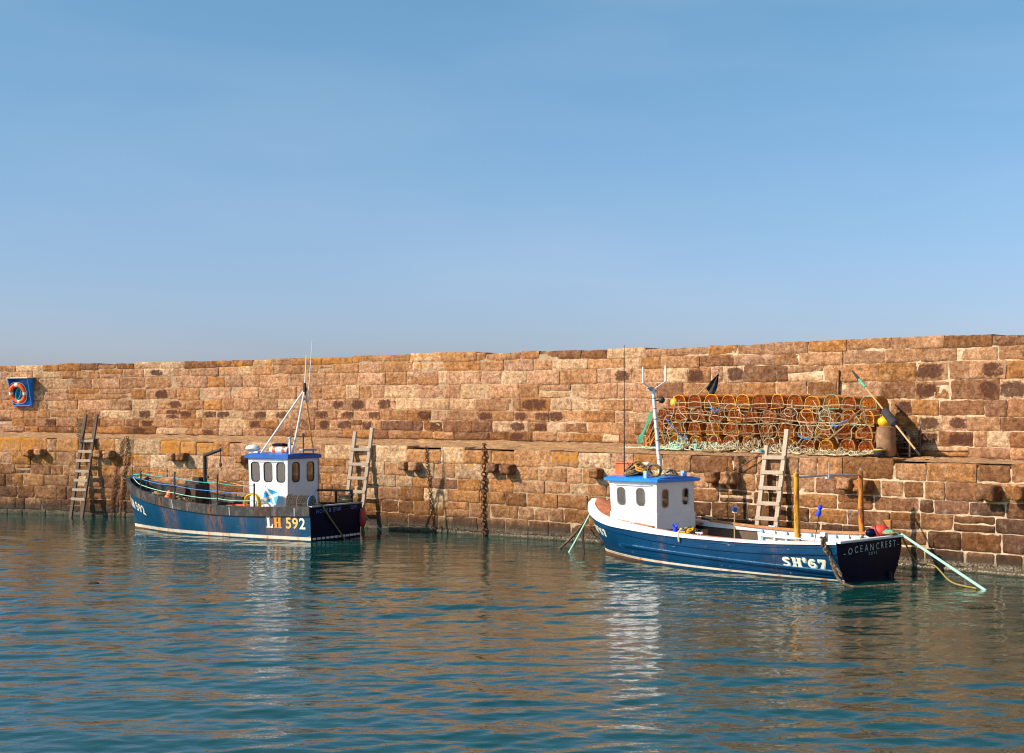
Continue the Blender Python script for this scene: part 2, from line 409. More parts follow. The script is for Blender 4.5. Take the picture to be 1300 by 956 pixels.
M['cylinder'] = m_simple('rusted_brown_drum', (.24, .13, .065), .75, .35, 6, .4, col2=(.42, .25, .13), thr=(.5, .66))
M['letterwhite'] = m_simple('white_letter_paint', (.78, .74, .62), .5, .10, 9, .05, col2=(.20, .27, .32), thr=(.60, .66))
M['letterorange'] = m_simple('rust_bled_letter_paint', (.80, .30, .03), .5, .2, 6, .05)
M['letteryellow'] = m_simple('yellowed_letter_paint', (.82, .50, .12), .5, .15, 6, .05)
M['lettermint'] = m_simple('mint_letter_edge', (.30, .62, .55), .5, .1, 6, .05)
M['letterblue'] = m_simple('faded_blue_letter', (.10, .22, .46), .6, .25, 20, .1)
M['lettergrey'] = m_simple('silvery_letter', (.62, .62, .60), .5, .2, 20, .1)
M['saltire'] = m_simple('flag_blue', (.03, .40, .75), .6, .1, 6, .05)
M['antifoul'] = m_simple('brown_red_antifouling', (.13, .050, .025), .7, .4, 5, .3)
M['lining'] = m_wood('varnished_ply_lining', (.17, .10, .05), (.11, .06, .03))
M['weed'] = m_simple('brown_seaweed', (.05, .035, .01), .6, .4, 8, .3)

# ---------------------------------------------------------------- the pier line
_fx = np.array([0, 150, 480, 760, 1150, 1300.]); _fy = np.array([652, 657, 673, 689, 721.5, 734.])
_D = F * HC / (_fy - YH); _X = (_fx - 650) * _D / F
_c = np.polyfit(_X, _D, 2)
XS = np.linspace(-23, 17, 801)
xc = np.clip(XS, -15.5, 10.5)
YS = np.polyval(_c, xc) + (XS - xc) * np.polyval(np.polyder(_c), xc)
SS = np.concatenate([[0], np.cumsum(np.hypot(np.diff(XS), np.diff(YS)))])
TX = np.gradient(XS, SS); TY = np.gradient(YS, SS); TL = np.hypot(TX, TY); TX /= TL; TY /= TL
NX, NY = TY, -TX                               # out of the wall, towards the harbour
DECKW = 3.0

def wp(s, off=0.0, z=0.0):
    """point at arc length s, off metres out from the lower wall face"""
    x = np.interp(s, SS, XS); y = np.interp(s, SS, YS); nx = np.interp(s, SS, NX); ny = np.interp(s, SS, NY)
    return Vector((x + nx * off, y + ny * off, z))
def wn(s): return Vector((float(np.interp(s, SS, NX)), float(np.interp(s, SS, NY)), 0)).normalized()
def wt(s): return Vector((float(np.interp(s, SS, TX)), float(np.interp(s, SS, TY)), 0)).normalized()
def s_at(px, off=0.0):
    """arc length where the column px of the photograph meets the line off metres out"""
    X = XS + NX * off; Y = YS + NY * off; P = 650 + F * X / Y
    return float(np.interp(px, P, SS))
def zrow(py, D): return HC - (py - YH) * D / F
def on_wall(px, py, off=0.0):
    s = s_at(px, off); p = wp(s, off); p.z = zrow(py, p.y); return p
def pxof(s, off=0.0):
    p = wp(s, off); return 650 + F * p.x / p.y

def _tab(px, v, off): return [s_at(a, off) for a in px], v
_ze = _tab([0, 480, 760, 1150, 1300], [2.40, 2.27, 2.22, 2.20, 2.20], 0)
_zb = _tab([0, 480, 760, 1170, 1300], [2.56, 2.44, 2.42, 2.22, 2.20], -DECKW)
_zt = _tab([0, 330, 480, 760, 1040, 1300], [4.80, 4.90, 4.95, 4.89, 4.90, 4.92], -DECKW)
def z_edge(s): return float(np.interp(s, *_ze))
def z_base(s): return float(np.interp(s, *_zb))
def z_top(s): return float(np.interp(s, *_zt))

RNG = np.random.default_rng(7)
_lat = RNG.random((64, 64))
def n2(x, y):
    """smooth value noise for arrays"""
    x = np.asarray(x, float); y = np.asarray(y, float)
    xi = np.floor(x).astype(int); yi = np.floor(y).astype(int); fx = x - xi; fy = y - yi
    fx = fx * fx * (3 - 2 * fx); fy = fy * fy * (3 - 2 * fy)
    g = lambda a, b: _lat[a % 64, b % 64]
    return (g(xi, yi) * (1 - fx) + g(xi + 1, yi) * fx) * (1 - fy) + (g(xi, yi + 1) * (1 - fx) + g(xi + 1, yi + 1) * fx) * fy - .5

def masonry(name, off, s0, s1, zlo, zhi, fr, tintfn, fields, seed, back=.09, topback=.7, res=.05, gap=(.010, .024), wr=(.42, .95), topjit=.03, endback=.09, lastproud=0, crn=lambda s: (.006, .03)):
    rnd = random.Random(seed); V = []; Fc = []; T = []; L = []; S = []; nv0 = 0
    cum = [0]
    for h in fr: cum.append(cum[-1] + h)
    cum = [c / cum[-1] for c in cum]
    for ci in range(len(fr)):
        top = ci == len(fr) - 1
        s = s0 - rnd.uniform(0, .25) * (1 if s0 > SS[0] + 2 else 0)
        first = True
        while s < s1:
            wd = rnd.uniform(*wr) * (1.15 if ci in (len(fr) - 1,) else 1.0)
            if rnd.random() < .12: wd *= .55
            a0, a1 = s, min(s + wd, s1 + .2)
            rows = [(0.0, 1.0)]
            if not top and rnd.random() < .05: rows = [(0, .5), (.5, 1)]
            for r0, r1 in rows:
                g = rnd.uniform(*gap) / 2 * (1.0 if name != 'quay_wall' else float(np.interp(pxof(a0), [450, 800], [.55, 1.25])))
                za, zb = zlo((a0 + a1) / 2), zhi((a0 + a1) / 2)
                H = zb - za
                q0, q1 = cum[ci] + (cum[ci + 1] - cum[ci]) * r0, cum[ci] + (cum[ci + 1] - cum[ci]) * r1
                wv = .018 * math.sin(a0 * 1.3 + ci * 2.1)
                b0, b1 = za + H * q0 + (wv if ci else 0), za + H * q1 + (.018 * math.sin(a0 * 1.3 + (ci + 1) * 2.1) if not top else rnd.uniform(-topjit, topjit))
                nu = max(4, int((a1 - a0) / res)); nv = max(4, int((b1 - b0) / res))
                U, W = np.meshgrid(np.linspace(0, 1, nu + 1), np.linspace(0, 1, nv + 1), indexing='ij')
                # squeeze rows towards the edges so arrises are modelled
                U = .5 - .5 * np.sign(.5 - U) * np.abs(1 - 2 * U) ** .8; W = .5 - .5 * np.sign(.5 - W) * np.abs(1 - 2 * W) ** .8
                ss = a0 + g + (a1 - a0 - 2 * g) * U; zz = b0 + g + (b1 - b0 - 2 * g) * W
                e = np.minimum(np.minimum(ss - a0 - g, a1 - g - ss), np.minimum(zz - b0 - g, b1 - g - zz))
                # rounded corners
                cr = rnd.uniform(*crn(a0)); k_r = .35 + 8 * cr
                dx = np.minimum(ss - a0 - g, a1 - g - ss); dz = np.minimum(zz - b0 - g, b1 - g - zz)
                cd = np.hypot(np.clip(cr - dx, 0, None), np.clip(cr - dz, 0, None))
                pull = np.clip(cd - cr, 0, None)
                cs, cz = (a0 + a1) / 2, (b0 + b1) / 2
                nrm = np.hypot(ss - cs, zz - cz) + 1e-6
                ss = ss - (ss - cs) / nrm * pull; zz = zz - (zz - cz) / nrm * pull
                sh = .012 if top else .009
                ss = ss + n2(ss * 7 + seed, zz * 9) * 2 * sh; zz = zz + n2(ss * 8, zz * 7 + seed) * 2 * sh
                rr = rnd.uniform(.012, .024) * min(1.6, k_r + .3)
                prof = 1 - np.clip(1 - np.clip(e, 0, None) / rr, 0, 1) ** 2
                proud = rnd.uniform(-.010, .022) + (lastproud if ci == 0 else 0)
                tl = rnd.uniform(-.03, .03); tm = rnd.uniform(-.03, .03)
                out = off + proud * .7 - .018 * (1 - prof) + tl * (ss - cs) + tm * (zz - cz)
                out = out + n2(ss * 4.1 + 3, zz * 5.3 + seed) * .026 + n2(ss * 13, zz * 15) * .016 + n2(ss * 29, zz * 31) * .007
                x = np.interp(ss, SS, XS) + np.interp(ss, SS, NX) * out; y = np.interp(ss, SS, YS) + np.interp(ss, SS, NY) * out
                n_f = (nu + 1) * (nv + 1)
                V.append(np.stack([x.ravel(), y.ravel(), zz.ravel()], 1))
                idx = np.arange(n_f).reshape(nu + 1, nv + 1) + nv0
                qd = np.stack([idx[:-1, :-1].ravel(), idx[1:, :-1].ravel(), idx[1:, 1:].ravel(), idx[:-1, 1:].ravel()], 1)
                Fc += qd.tolist()
                # returns running back into the wall
                ring = list(idx[:, 0]) + list(idx[-1, 1:]) + list(idx[-2::-1, -1]) + list(idx[0, -2:0:-1])
                bk = topback if top else back
                if first and s0 > SS[0] + 2: bk = max(bk, endback)
                flat = np.array(ring) - nv0
                so_ = ss.ravel()[flat]; nxr = np.interp(so_, SS, NX); nyr = np.interp(so_, SS, NY)
                P = V[-1][flat].copy(); P[:, 0] -= nxr * bk; P[:, 1] -= nyr * bk
                V.append(P); base = nv0 + n_f; m = len(ring)
                for k in range(m):
                    k2 = (k + 1) % m
                    Fc.append([int(ring[k2]), int(ring[k]), base + k, base + k2])
                tc = tintfn(cs, cz, ci, rnd)
                tot = n_f + m
                T.append(np.tile(np.array([*tc, 1.0]), (tot, 1)))
                px = 650 + F * x.ravel() / y.ravel(); lf, sf = fields(ss.ravel(), zz.ravel(), px, ci)
                L.append(np.concatenate([lf, lf[flat]])); S.append(np.concatenate([sf, sf[flat] * 0]))
                nv0 += tot
            s = a1; first = False
    V = np.concatenate(V); me = bpy.data.meshes.new(name)
    me.from_pydata(V.tolist(), [], Fc)
    at = me.attributes.new('tint', 'FLOAT_COLOR', 'POINT'); at.data.foreach_set('color', np.concatenate(T).ravel())
    for nm, arr in (('lichen', L), ('stain', S)):
        a = me.attributes.new(nm, 'FLOAT', 'POINT'); a.data.foreach_set('value', np.concatenate(arr).astype(np.float32))
    me.materials.append(M['stone'])
    me.polygons.foreach_set('use_smooth', [True] * len(me.polygons)); me.set_sharp_from_angle(angle=R(50)); me.update()
    o = bpy.data.objects.new(name, me); COL.objects.link(o)
    return o

TAN, PINK, CREAM, BROWN, DEEP, OCHRE = (.51, .288, .155), (.60, .362, .225), (.70, .50, .32), (.27, .130, .064), (.150, .072, .036), (.46, .228, .090)
def pick(rnd, table):
    r = rnd.random() * sum(w for w, _ in table)
    for w_, c in table:
        r -= w_
        if r <= 0: break
    k = rnd.uniform(.84, 1.16); h = rnd.uniform(-.02, .02)
    return (c[0] * k + h, c[1] * k, max(.01, c[2] * k - h))
def tint_low(s, z, ci, rnd):
    px = pxof(s)
    if ci >= 6: t = [(3, TAN), (2, CREAM), (2, OCHRE), (2, PINK)] if px < 900 else [(1.5, TAN), (4, BROWN), (1.5, OCHRE)]
    elif px < 450: t = [(3, TAN), (3, OCHRE), (2, BROWN), (.5, CREAM)] if ci > 3 else [(1.5, TAN), (4, BROWN), (1, OCHRE)]
    elif px < 820: t = [(3, TAN), (3, OCHRE), (2, BROWN), (1, CREAM)] if ci > 2 else [(1.5, TAN), (5, BROWN), (.4, CREAM), (1, DEEP)]
    else: t = [(3, BROWN), (5, DEEP), (.4, OCHRE), (.2, TAN)]
    return pick(rnd, t)
def tint_up(s, z, ci, rnd):
    px = pxof(s, -DECKW)
    if ci <= 1: t = [(3, TAN), (2, BROWN), (2, OCHRE), (1, CREAM)]
    elif ci == 7: t = [(3, TAN), (2, OCHRE), (1.5, BROWN), (1, CREAM)]
    elif 250 < px < 850: t = [(3, TAN), (4, PINK), (2.3, CREAM), (1, OCHRE)]
    elif px <= 250: t = [(4, TAN), (2, PINK), (.8, CREAM), (1, OCHRE)]
    else: t = [(4, TAN), (2, PINK), (1, CREAM), (2, OCHRE), (1.6, BROWN)]
    return pick(rnd, t)

BLOTS = [(222, 517), (218, 526), (235, 527), (184, 528), (187, 539), (269, 526), (284, 527), (324, 541), (265, 550), (67, 537), (177, 548), (335, 528), (358, 528),
         (429, 517), (455, 516), (409, 529), (442, 530), (477, 530), (413, 544), (437, 544), (466, 544), (488, 516), (541, 532), (553, 547), (612, 532), (672, 516), (684, 519),
         (659, 532), (692, 533), (706, 534), (657, 548), (689, 547), (790, 483), (875, 483), (1185, 466), (1261, 465), (1170, 476), (1167, 492), (1178, 491), (1267, 494), (1149, 508),
         (1182, 543), (1174, 541), (1220, 548), (1232, 550), (1216, 561), (1178, 562), (933, 472), (935, 481), (1290, 505), (200, 474), (205, 500)]
_bl = []
for (bx, by) in BLOTS:
    s_ = s_at(bx, -DECKW); _bl.append((s_, zrow(by, wp(s_, -DECKW).y), .17 + .09 * math.sin(bx * 1.7), .10 + .03 * math.sin(bx)))
def f_up(s, z, px, ci):
    st = np.zeros_like(s); s0_, s1_, z0_, z1_ = s.min(), s.max(), z.min(), z.max()
    for (bs, bz, ra, rb) in _bl:
        if s0_ - .03 < bs < s1_ + .03 and z0_ - .02 < bz < z1_ + .02 or (bs - (s0_ + s1_) / 2) ** 2 + (bz - (z0_ + z1_) / 2) ** 2 < .02:
            hw = max(.09, min(.27, (s1_ - s0_) / 2 * .85)); hz = (z1_ - z0_) / 2 * .88; cx_ = min(s1_ - hw * .8, max(s0_ + hw * .8, bs))
            d = np.abs((s - cx_) / hw) ** 3 + np.abs((z - (z0_ + z1_) / 2) / hz) ** 4
            st = np.maximum(st, np.clip(1.12 - d * .85, 0, 1))
    zt = np.interp(s, *_zt)
    g = np.interp(px, [0, 90, 130, 200, 240, 310, 420, 560, 700, 800, 1300], [.05, .1, .25, .2, .25, .42, .46, .42, .08, .12, .0])
    kk = .35 + .95 * float(abs(math.sin(s.min() * 51.7 + ci * 7.3))) ** 1.5
    li = g * kk * np.clip(1.25 - (zt - z) / .75, 0, 1)
    # low band on the plinth
    st = np.maximum(st, np.clip(.35 - (z - np.interp(s, *_zb)) * 1.4, 0, .3))
    return li, st
def f_low(s, z, px, ci):
    ze = np.interp(s, *_ze)
    g = np.interp(px, [0, 30, 60, 100, 180, 260, 330, 420, 500, 600, 640, 720, 760, 900, 950, 1100, 1300], [.62, .58, .3, .35, .60, .58, .40, .22, .20, .52, .34, .44, .40, .1, .22, .18, .1])
    kk = .30 + 1.0 * float(abs(math.sin(s.min() * 47.1 + ci * 5.3))) ** 1.6
    li = g * kk * np.clip(1.35 - (ze - z) / .62, 0, 1)
    return li, np.zeros_like(s)

s_left = s_at(3, -DECKW)
low = masonry('quay_wall', 0.0, .02, SS[-1] - .5, lambda s: -.75, z_edge, [.42, .36, .33, .33, .31, .28, .34, .36], tint_low, f_low, 11, topjit=.045, topback=.55, gap=(.010, .030), wr=(.45, 1.05), crn=lambda s: (.006, .03) if pxof(s) < 760 else (.012, .065), res=.042)
tag(low, 'long curved lower quay wall of brown and tan sandstone blocks rising from the water', 'quay wall')
up = masonry('parapet_wall', -DECKW, s_left, SS[-1] - .5, z_base, z_top, [.24, .33, .33, .38, .43, .42, .31, .25], tint_up, f_up, 23, topback=1.0, endback=1.0, topjit=.035, gap=(.004, .014), wr=(.50, 1.20), lastproud=.07, res=.042)
tag(up, 'tall upper harbour wall of tan sandstone blocks with orange lichen and dark blotches', 'wall')

def wall_core(name, off_f, off_b, s0, s1, zlo, zhi, parent):
    mb = MB(); s = np.linspace(s0, s1, 160); f0 = []; f1 = []; b0 = []; b1 = []
    for k in s:
        f0.append(wp(k, off_f, zlo(k))); f1.append(wp(k, off_f, zhi(k))); b1.append(wp(k, off_b, zhi(k))); b0.append(wp(k, off_b, zlo(k)))
    mb.grid([f0, f1, b1, b0, f0]); n = len(s)
    mb.add([f0[0], f1[0], b1[0], b0[0]], [(0, 1, 2, 3)]); mb.add([f0[-1], f1[-1], b1[-1], b0[-1]], [(0, 1, 2, 3)])
    return mb.build(name, M['mortar'], parent, merge=.0001)
wall_core('mortar_core', -.022, -.9, .05, SS[-1] - .45, lambda s: -.9, lambda s: z_edge(s) - .10, low)
wall_core('mortar_core', -DECKW - .02, -DECKW - .98, s_left + .02, SS[-1] - .45, lambda s: z_base(s) - .3, lambda s: z_top(s) - .08, up)

# the pier deck between the two walls
mb = MB(); rows = []
for i in range(31):
    f = i / 30; r = []
    for k in np.linspace(.05, SS[-1] - .4, 620):
        off = -.30 - (DECKW + .4) * f
        z = z_edge(k) + (z_base(k) - z_edge(k)) * min(1, max(0, (-off) / DECKW)) - .012
        p = wp(k, off); z += (.035 * mnoise.noise(Vector((p.x * .9, p.y * .9, 0))) + .045 * mnoise.noise(Vector((p.x * 2.3, p.y * 2.3, 4))) + .035 * mnoise.noise(Vector((p.x * 7, p.y * 7, 8))) - .01) * (1 if i > 0 else 0)
        r.append(Vector((p.x, p.y, z)))
    rows.append(r)
r0 = [p - Vector((0, 0, 3.2)) for p in rows[-1]]
mb.grid(rows + [r0], flip=True)
tag(mb.build('quay_deck', M['deck'], None, smooth=60), kind='structure')

# two by two, old stub stones jut from the wall below the coping
def stub(px, py, big=1.0, seed=0):
    rnd = random.Random(seed); s = s_at(px, .1); p = wp(s, .0); p.z = zrow(py, p.y)
    bm = bmesh.new(); bmesh.ops.create_cube(bm, size=1)
    bmesh.ops.subdivide_edges(bm, edges=bm.edges, cuts=5, use_grid_fill=True)
    sx, sy, sz = .30 * big, .50 * big, .24 * big
    t, n = wt(s), wn(s)
    for v in bm.verts:
        c = v.co.copy(); q = Vector((abs(c.x) * 2, abs(c.y) * 2, abs(c.z) * 2)); m = (q.x ** 9 + q.y ** 9 + q.z ** 9) ** (1 / 9)
        c = c / max(m, .2) * (1.0 if m > .99 else m)
        j = mnoise.noise(Vector((c.x * 3 + seed, c.y * 3, c.z * 3))) * .16 + mnoise.noise(Vector((c.x * 9 + seed, c.y * 9, c.z * 9))) * .05
        c *= 1 + j
        droop = -.12 * max(0, c.y + .5) * 0
        v.co = p + t * c.x * sx + n * (c.y * sy + .02) + Vector((0, 0, c.z * sz + droop))
    me = bpy.data.meshes.new('projecting_stone'); bm.to_mesh(me); bm.free()
    a = me.attributes.new('tint', 'FLOAT_COLOR', 'POINT'); c = pick(rnd, [(1, TAN), (1, BROWN), (1, OCHRE)])
    a.data.foreach_set('color', np.tile(np.array([*c, 1.]), len(me.vertices)))
    for nm, val in (('lichen', rnd.choice([0, .25, .1])), ('stain', 0)):
        at = me.attributes.new(nm, 'FLOAT', 'POINT'); at.data.foreach_set('value', [val] * len(me.vertices))
    me.materials.append(M['stone']); me.polygons.foreach_set('use_smooth', [True] * len(me.polygons))
    o = bpy.data.objects.new('projecting_stone', me); COL.objects.link(o); o.parent = low
for i, (a, b, k) in enumerate([(36, 575, .9), (51, 574, .9), (126, 576, .9), (139, 577, 1), (219, 580, .9), (232, 580, 1), (306, 583, .9), (513, 591, .9), (528, 592, 1), (627, 594, 1), (645, 596, 1.1),
                               (757, 601, 1), (906, 606, 1.05), (928, 607, 1.2), (1075, 614, 1.05), (1097, 617, 1.1), (1257, 625, 1.3), (1292, 626, 1.1)]):
    stub(a, b, k, i)
# rusty strap in a crack of the parapet
mb = MB(); s = s_at(1065, -DECKW); a = on_wall(1065.5, 470, -DECKW + .03); b = on_wall(1064, 505, -DECKW + .03); mb.bar(a, b, .05, .03)
mb.build('iron_strap', M['rust'], up)

# ---------------------------------------------------------------- water
def make_water():
    rnd = np.random.default_rng(3)
    ys = [9.0]
    while ys[-1] < 47: ys.append(ys[-1] + .024 + .0010 * ys[-1])
    ys = np.array(ys); nx = 940
    U = np.linspace(-1, 1, nx)
    Xg = (ys[:, None] * .40 + 2.2) * U[None, :]; Yg = np.repeat(ys[:, None], nx, 1)
    Z = np.zeros_like(Xg); DX = np.zeros_like(Xg); DY = np.zeros_like(Xg)
    patch = .55 + .9 * (n2(Xg * .16 + 5, Yg * .20 + 9) + .5)
    for i in range(120):
        lam = float(np.exp(rnd.uniform(np.log(.15), np.log(1.9))))
        th = rnd.normal(0, .40) + .08
        kx, ky = math.sin(th) * 2 * np.pi / lam, math.cos(th) * 2 * np.pi / lam
        slope = .0086 * (lam / .7) ** (-.30 if lam > .7 else -.10)
        amp = slope * lam / (2 * np.pi) * 1.0
        ph = kx * Xg + ky * Yg + rnd.uniform(0, 6.28)
        c = np.cos(ph)
        Z += amp * c; s_ = np.sin(ph); DX -= amp * .8 * s_ * kx / np.hypot(kx, ky); DY -= amp * .8 * s_ * ky / np.hypot(kx, ky)
    # the lee of the wall is calmer
    wallY = np.interp(Xg, XS, YS); dist = np.clip(wallY - Yg, 0, 40)
    calm = np.clip(.48 + .52 * dist / 13, .4, 1.0)
    edge = np.clip((1 - np.abs(U))[None, :] * 12, 0, 1) * np.clip((Yg - 9) / 1.5, 0, 1) * np.clip((47 - Yg) / 2, 0, 1)
    k = calm * edge * patch
    Z *= k; Xd = Xg + DX * k; Yd = Yg + DY * k
    V = np.stack([Xd.ravel(), Yd.ravel(), Z.ravel()], 1)
    ny = len(ys); idx = np.arange(nx * ny).reshape(ny, nx)
    Q = np.stack([idx[:-1, :-1].ravel(), idx[:-1, 1:].ravel(), idx[1:, 1:].ravel(), idx[1:, :-1].ravel()], 1)
    # skirt out to the horizon, sharing the border vertices
    base = len(V); B = 6000.0
    V = np.concatenate([V, np.array([[-B, -B, 0], [B, -B, 0], [B, B, 0], [-B, B, 0]])])
    Fl = Q.tolist()
    L_ = idx[:, 0].tolist(); Rr = idx[:, -1].tolist(); Bt = idx[0, :].tolist(); Tp = idx[-1, :].tolist()
    for a, b in zip(Bt[:-1], Bt[1:]): Fl.append([base, b, a] if True else 0)
    Fl.append([base, base + 1, Bt[-1]])
    for a, b in zip(Rr[:-1], Rr[1:]): Fl.append([base + 1, b, a])
    Fl.append([base + 1, base + 2, Rr[-1]])
    for a, b in zip(Tp[:-1], Tp[1:]): Fl.append([base + 2, a, b])
    Fl.append([base + 2, base + 3, Tp[0]])
    for a, b in zip(L_[:-1], L_[1:]): Fl.append([base + 3, a, b])
    Fl.append([base + 3, base, L_[0]])
    me = bpy.data.meshes.new('water'); me.from_pydata(V.tolist(), [], Fl); me.materials.append(M['water'])
    me.polygons.foreach_set('use_smooth', [True] * len(me.polygons)); me.update()
    o = bpy.data.objects.new('water', me); COL.objects.link(o); o['kind'] = 'structure'
make_water()

# ---------------------------------------------------------------- ladders, chains
def ladder(pxt, ztl, ztr, width, out_b, zb, rungs, label, mat, mat2=None, shift=0.0):
    """leans on the coping, foot out_b metres from the wall; rungs given as heights"""
    s = s_at(pxt, .08); t, n = wt(s), wn(s); foot = wp(s + shift, out_b, zb); head = wp(s, .07, z_edge(s))
    d = (head - foot) / (head.z - foot.z)
    root = empty('ladder', foot); tag(root, label, 'ladder', 'wooden ladders against the quay wall')
    for sg, zt in ((-1, ztl), (1, ztr)):
        mb = MB(); a = t * (sg * width / 2); b = a + d * (zt - zb)
        segs = 8; P = [a.lerp(b, i / segs) for i in range(segs + 1)]
        for i in range(segs): mb.bar(P[i], P[i + 1], .065, .10, up=t, mi=1 if (P[i].z + zb) < .35 else 0)
        mb.build('stile', [mat, M['darkwood']], root, merge=.001)
    rnd = random.Random(int(pxt))
    for z in rungs:
        c = d * (z - zb) + n * .035; mb = MB()
        mb.bar(c - t * (width / 2 + .05), c + t * (width / 2 + .05) + Vector((0, 0, rnd.uniform(-.012, .012))), .05, .085)
        mb.build('rung', mat2 or mat, root, bevel=.006)
    return root
def zr(py, px, off=.2): return zrow(py, wp(s_at(px, off), off).y)
ladder(111, zr(526, 111), zr(526, 111), .42, .55, -.4, [zr(y, 103) for y in (560, 573, 585, 598, 609.5, 621.5, 633)], 'weathered grey wooden ladder with seven rungs at the far left, beside the rusty chains', M['darkwood'], M['ladder'], -.12)
ladder(459, zr(548, 459), zr(543, 459), .58, .50, -.4, [zr(y, 457) for y in (571, 589.5, 607, 624, 642)], 'bleached wooden ladder behind the stern of the boat marked LH 592', M['ladder'], None, -.06)
ladder(983, zr(566, 983), zr(545, 983), .48, .50, -.4, [zr(y, 978) for y in (581, 600, 619.5, 639, 658, 676)], 'pale wooden ladder with one long upright, below the lobster creels', M['ladder2'], None, -.08)

def chain(ctrl, label, r=.014, link=.11, wd=.035, mat=None, group=None, name='chain'):
    P = smooth_path(ctrl, 10); L_ = [0]
    for a, b in zip(P[:-1], P[1:]): L_.append(L_[-1] + (b - a).length)
    n = max(2, int(L_[-1] / (link * .74))); mb = MB()
    xs = np.array([[p.x, p.y, p.z] for p in P])
    at = lambda l: Vector([float(np.interp(l, L_, xs[:, k])) for k in range(3)])
    for i in range(n):
        l = (i + .5) * L_[-1] / n; c = at(l); d = (at(min(l + .03, L_[-1])) - at(max(l - .03, 0))).normalized()
        x = d.cross(Vector((0, 1, 0))).normalized()
        if i % 2: x = d.cross(x).normalized()
        x = (x + d.orthogonal() * .15 * math.sin(i * 2.3)).normalized(); x = (x - d * x.dot(d)).normalized()
        ring = []
        for k in range(10):
            a = 2 * math.pi * k / 10
            ring.append(c + d * (math.cos(a) * link / 2) + x * (math.sin(a) * wd * (1.15 if abs(math.sin(a)) > .5 else 1)))
        mb.tube(ring, r, 5, closed=True)
    o = mb.build(name, mat or M['rust'], None, smooth=60)
    tag(o, label, 'chain', group)
    return o
g = 'rusty chains hanging down the quay wall'
W_ = lambda px, py, off=.06: on_wall(px, py, off)
chain([W_(160, 555), W_(155, 562), W_(150, 586), W_(146, 610), W_(143, 632), W_(141, 662)], 'thin rusty chain slanting down the wall, left one of the close pair', .010, .09, .026, group=g)
chain([W_(162, 554), W_(161, 570), W_(158, 600), W_(155, 630), W_(152, 668, .1)], 'thin rusty chain hanging from the coping, right one of the close pair', .012, .10, .030, group=g)
chain([W_(541, 567), W_(542, 590), W_(545, 620), W_(548, 655), W_(550, 682, .1)], 'slim dark rusty chain slanting down the bare middle of the wall', .011, .10, .028, group=g)
chain([W_(615, 563, -.1), W_(614.5, 570), W_(614, 600), W_(613, 640), W_(613.5, 688, .08)], 'heavy rusty chain hanging straight down beside two jutting stones', .019, .14, .042, group=g)

# ---------------------------------------------------------------- boats: frame, hull
class Boat:
    def __init__(s, tc, stem, name, label):
        s.T = Vector((*tc, 0)); d = Vector((*stem, 0)) - s.T; s.L = d.length; s.h = d.normalized(); s.p = Vector((-s.h.y, s.h.x, 0))
        s.root = empty(name, s.T, math.atan2(s.h.y, s.h.x)); tag(s.root, label, 'boat', 'fishing boats moored at the quay')
    def w(s, u, v, z): q = s.T + s.h * u + s.p * v; return Vector((q.x, q.y, z))
    def loc(s, px, py, v):
        """boat-frame point seen at (px,py) of the photograph, v metres to port of the centreline"""
        k = (px - 650) / F; a = s.T.x + v * s.p.x; b = s.T.y + v * s.p.y
        u = (k * b - a) / (s.h.x - k * s.h.y); Y = b + u * s.h.y
        return Vector((u, v, zrow(py, Y)))
    def prof(s, tb, b, tw, bw, tz, zs, oh, zk=-.45, k=2.0, rake=0.0):
        s.tb, s.b, s.tw, s.bw, s.tz, s.zs, s.oh, s.zk, s.k, s.rake = tb, b, tw, bw, tz, zs, oh, zk, k, rake
    @staticmethod
    def _sp(t, xs, ys):
        # monotone-ish smooth interpolation
        i = max(0, min(len(xs) - 2, int(np.searchsorted(xs, t)) - 1)); x0, x1 = xs[i], xs[i + 1]
        m = lambda j: (ys[min(j + 1, len(ys) - 1)] - ys[max(j - 1, 0)]) / (xs[min(j + 1, len(xs) - 1)] - xs[max(j - 1, 0)])
        h = x1 - x0; f = (t - x0) / h; f = min(1, max(0, f))
        return (2 * f ** 3 - 3 * f ** 2 + 1) * ys[i] + (f ** 3 - 2 * f ** 2 + f) * h * m(i) + (-2 * f ** 3 + 3 * f ** 2) * ys[i + 1] + (f ** 3 - f ** 2) * h * m(i + 1)
    def sheer(s, t): return s._sp(t, s.tz, s.zs)
    def pt(s, t, z, side=1, off=0.0):
        B = max(.0, s._sp(t, s.tb, s.b)); Bw = max(.0, s._sp(t, s.tw, s.bw)); zs = s.sheer(t)
        if z >= 0:
            q = min(1.15, z / zs); y = Bw + (B - Bw) * (1 - max(0, 1 - q) ** s.k) if q <= 1 else B
        else: y = Bw * math.sqrt(max(0, 1 - (z / s.zk) ** 2))
        Lz = s.L + s.oh * max(-.15, z / s.zs[-1]) ; x = t * Lz
        x += (1 - t) ** 6 * (-s.rake * z)
        # rounded stem
        return Vector((x, side * (y + off), z))
    def nrm(s, t, z, side=1):
        e = .01; a = s.pt(min(1, t + e), z, side) - s.pt(max(0, t - e), z, side); b = s.pt(t, z + e, side) - s.pt(t, z - e, side)
        n = a.cross(b) if side < 0 else b.cross(a)
        n.normalize()
        if n.y * side < 0: n = -n
        return n
    def on(s, t, z, side=1, off=0.0): return s.pt(t, z, side) + s.nrm(t, z, side) * off

TS = [i / 70 for i in range(67)] + [.955 + .045 * k / 8 for k in range(9)]
TS = sorted(set(round(t, 4) for t in TS))

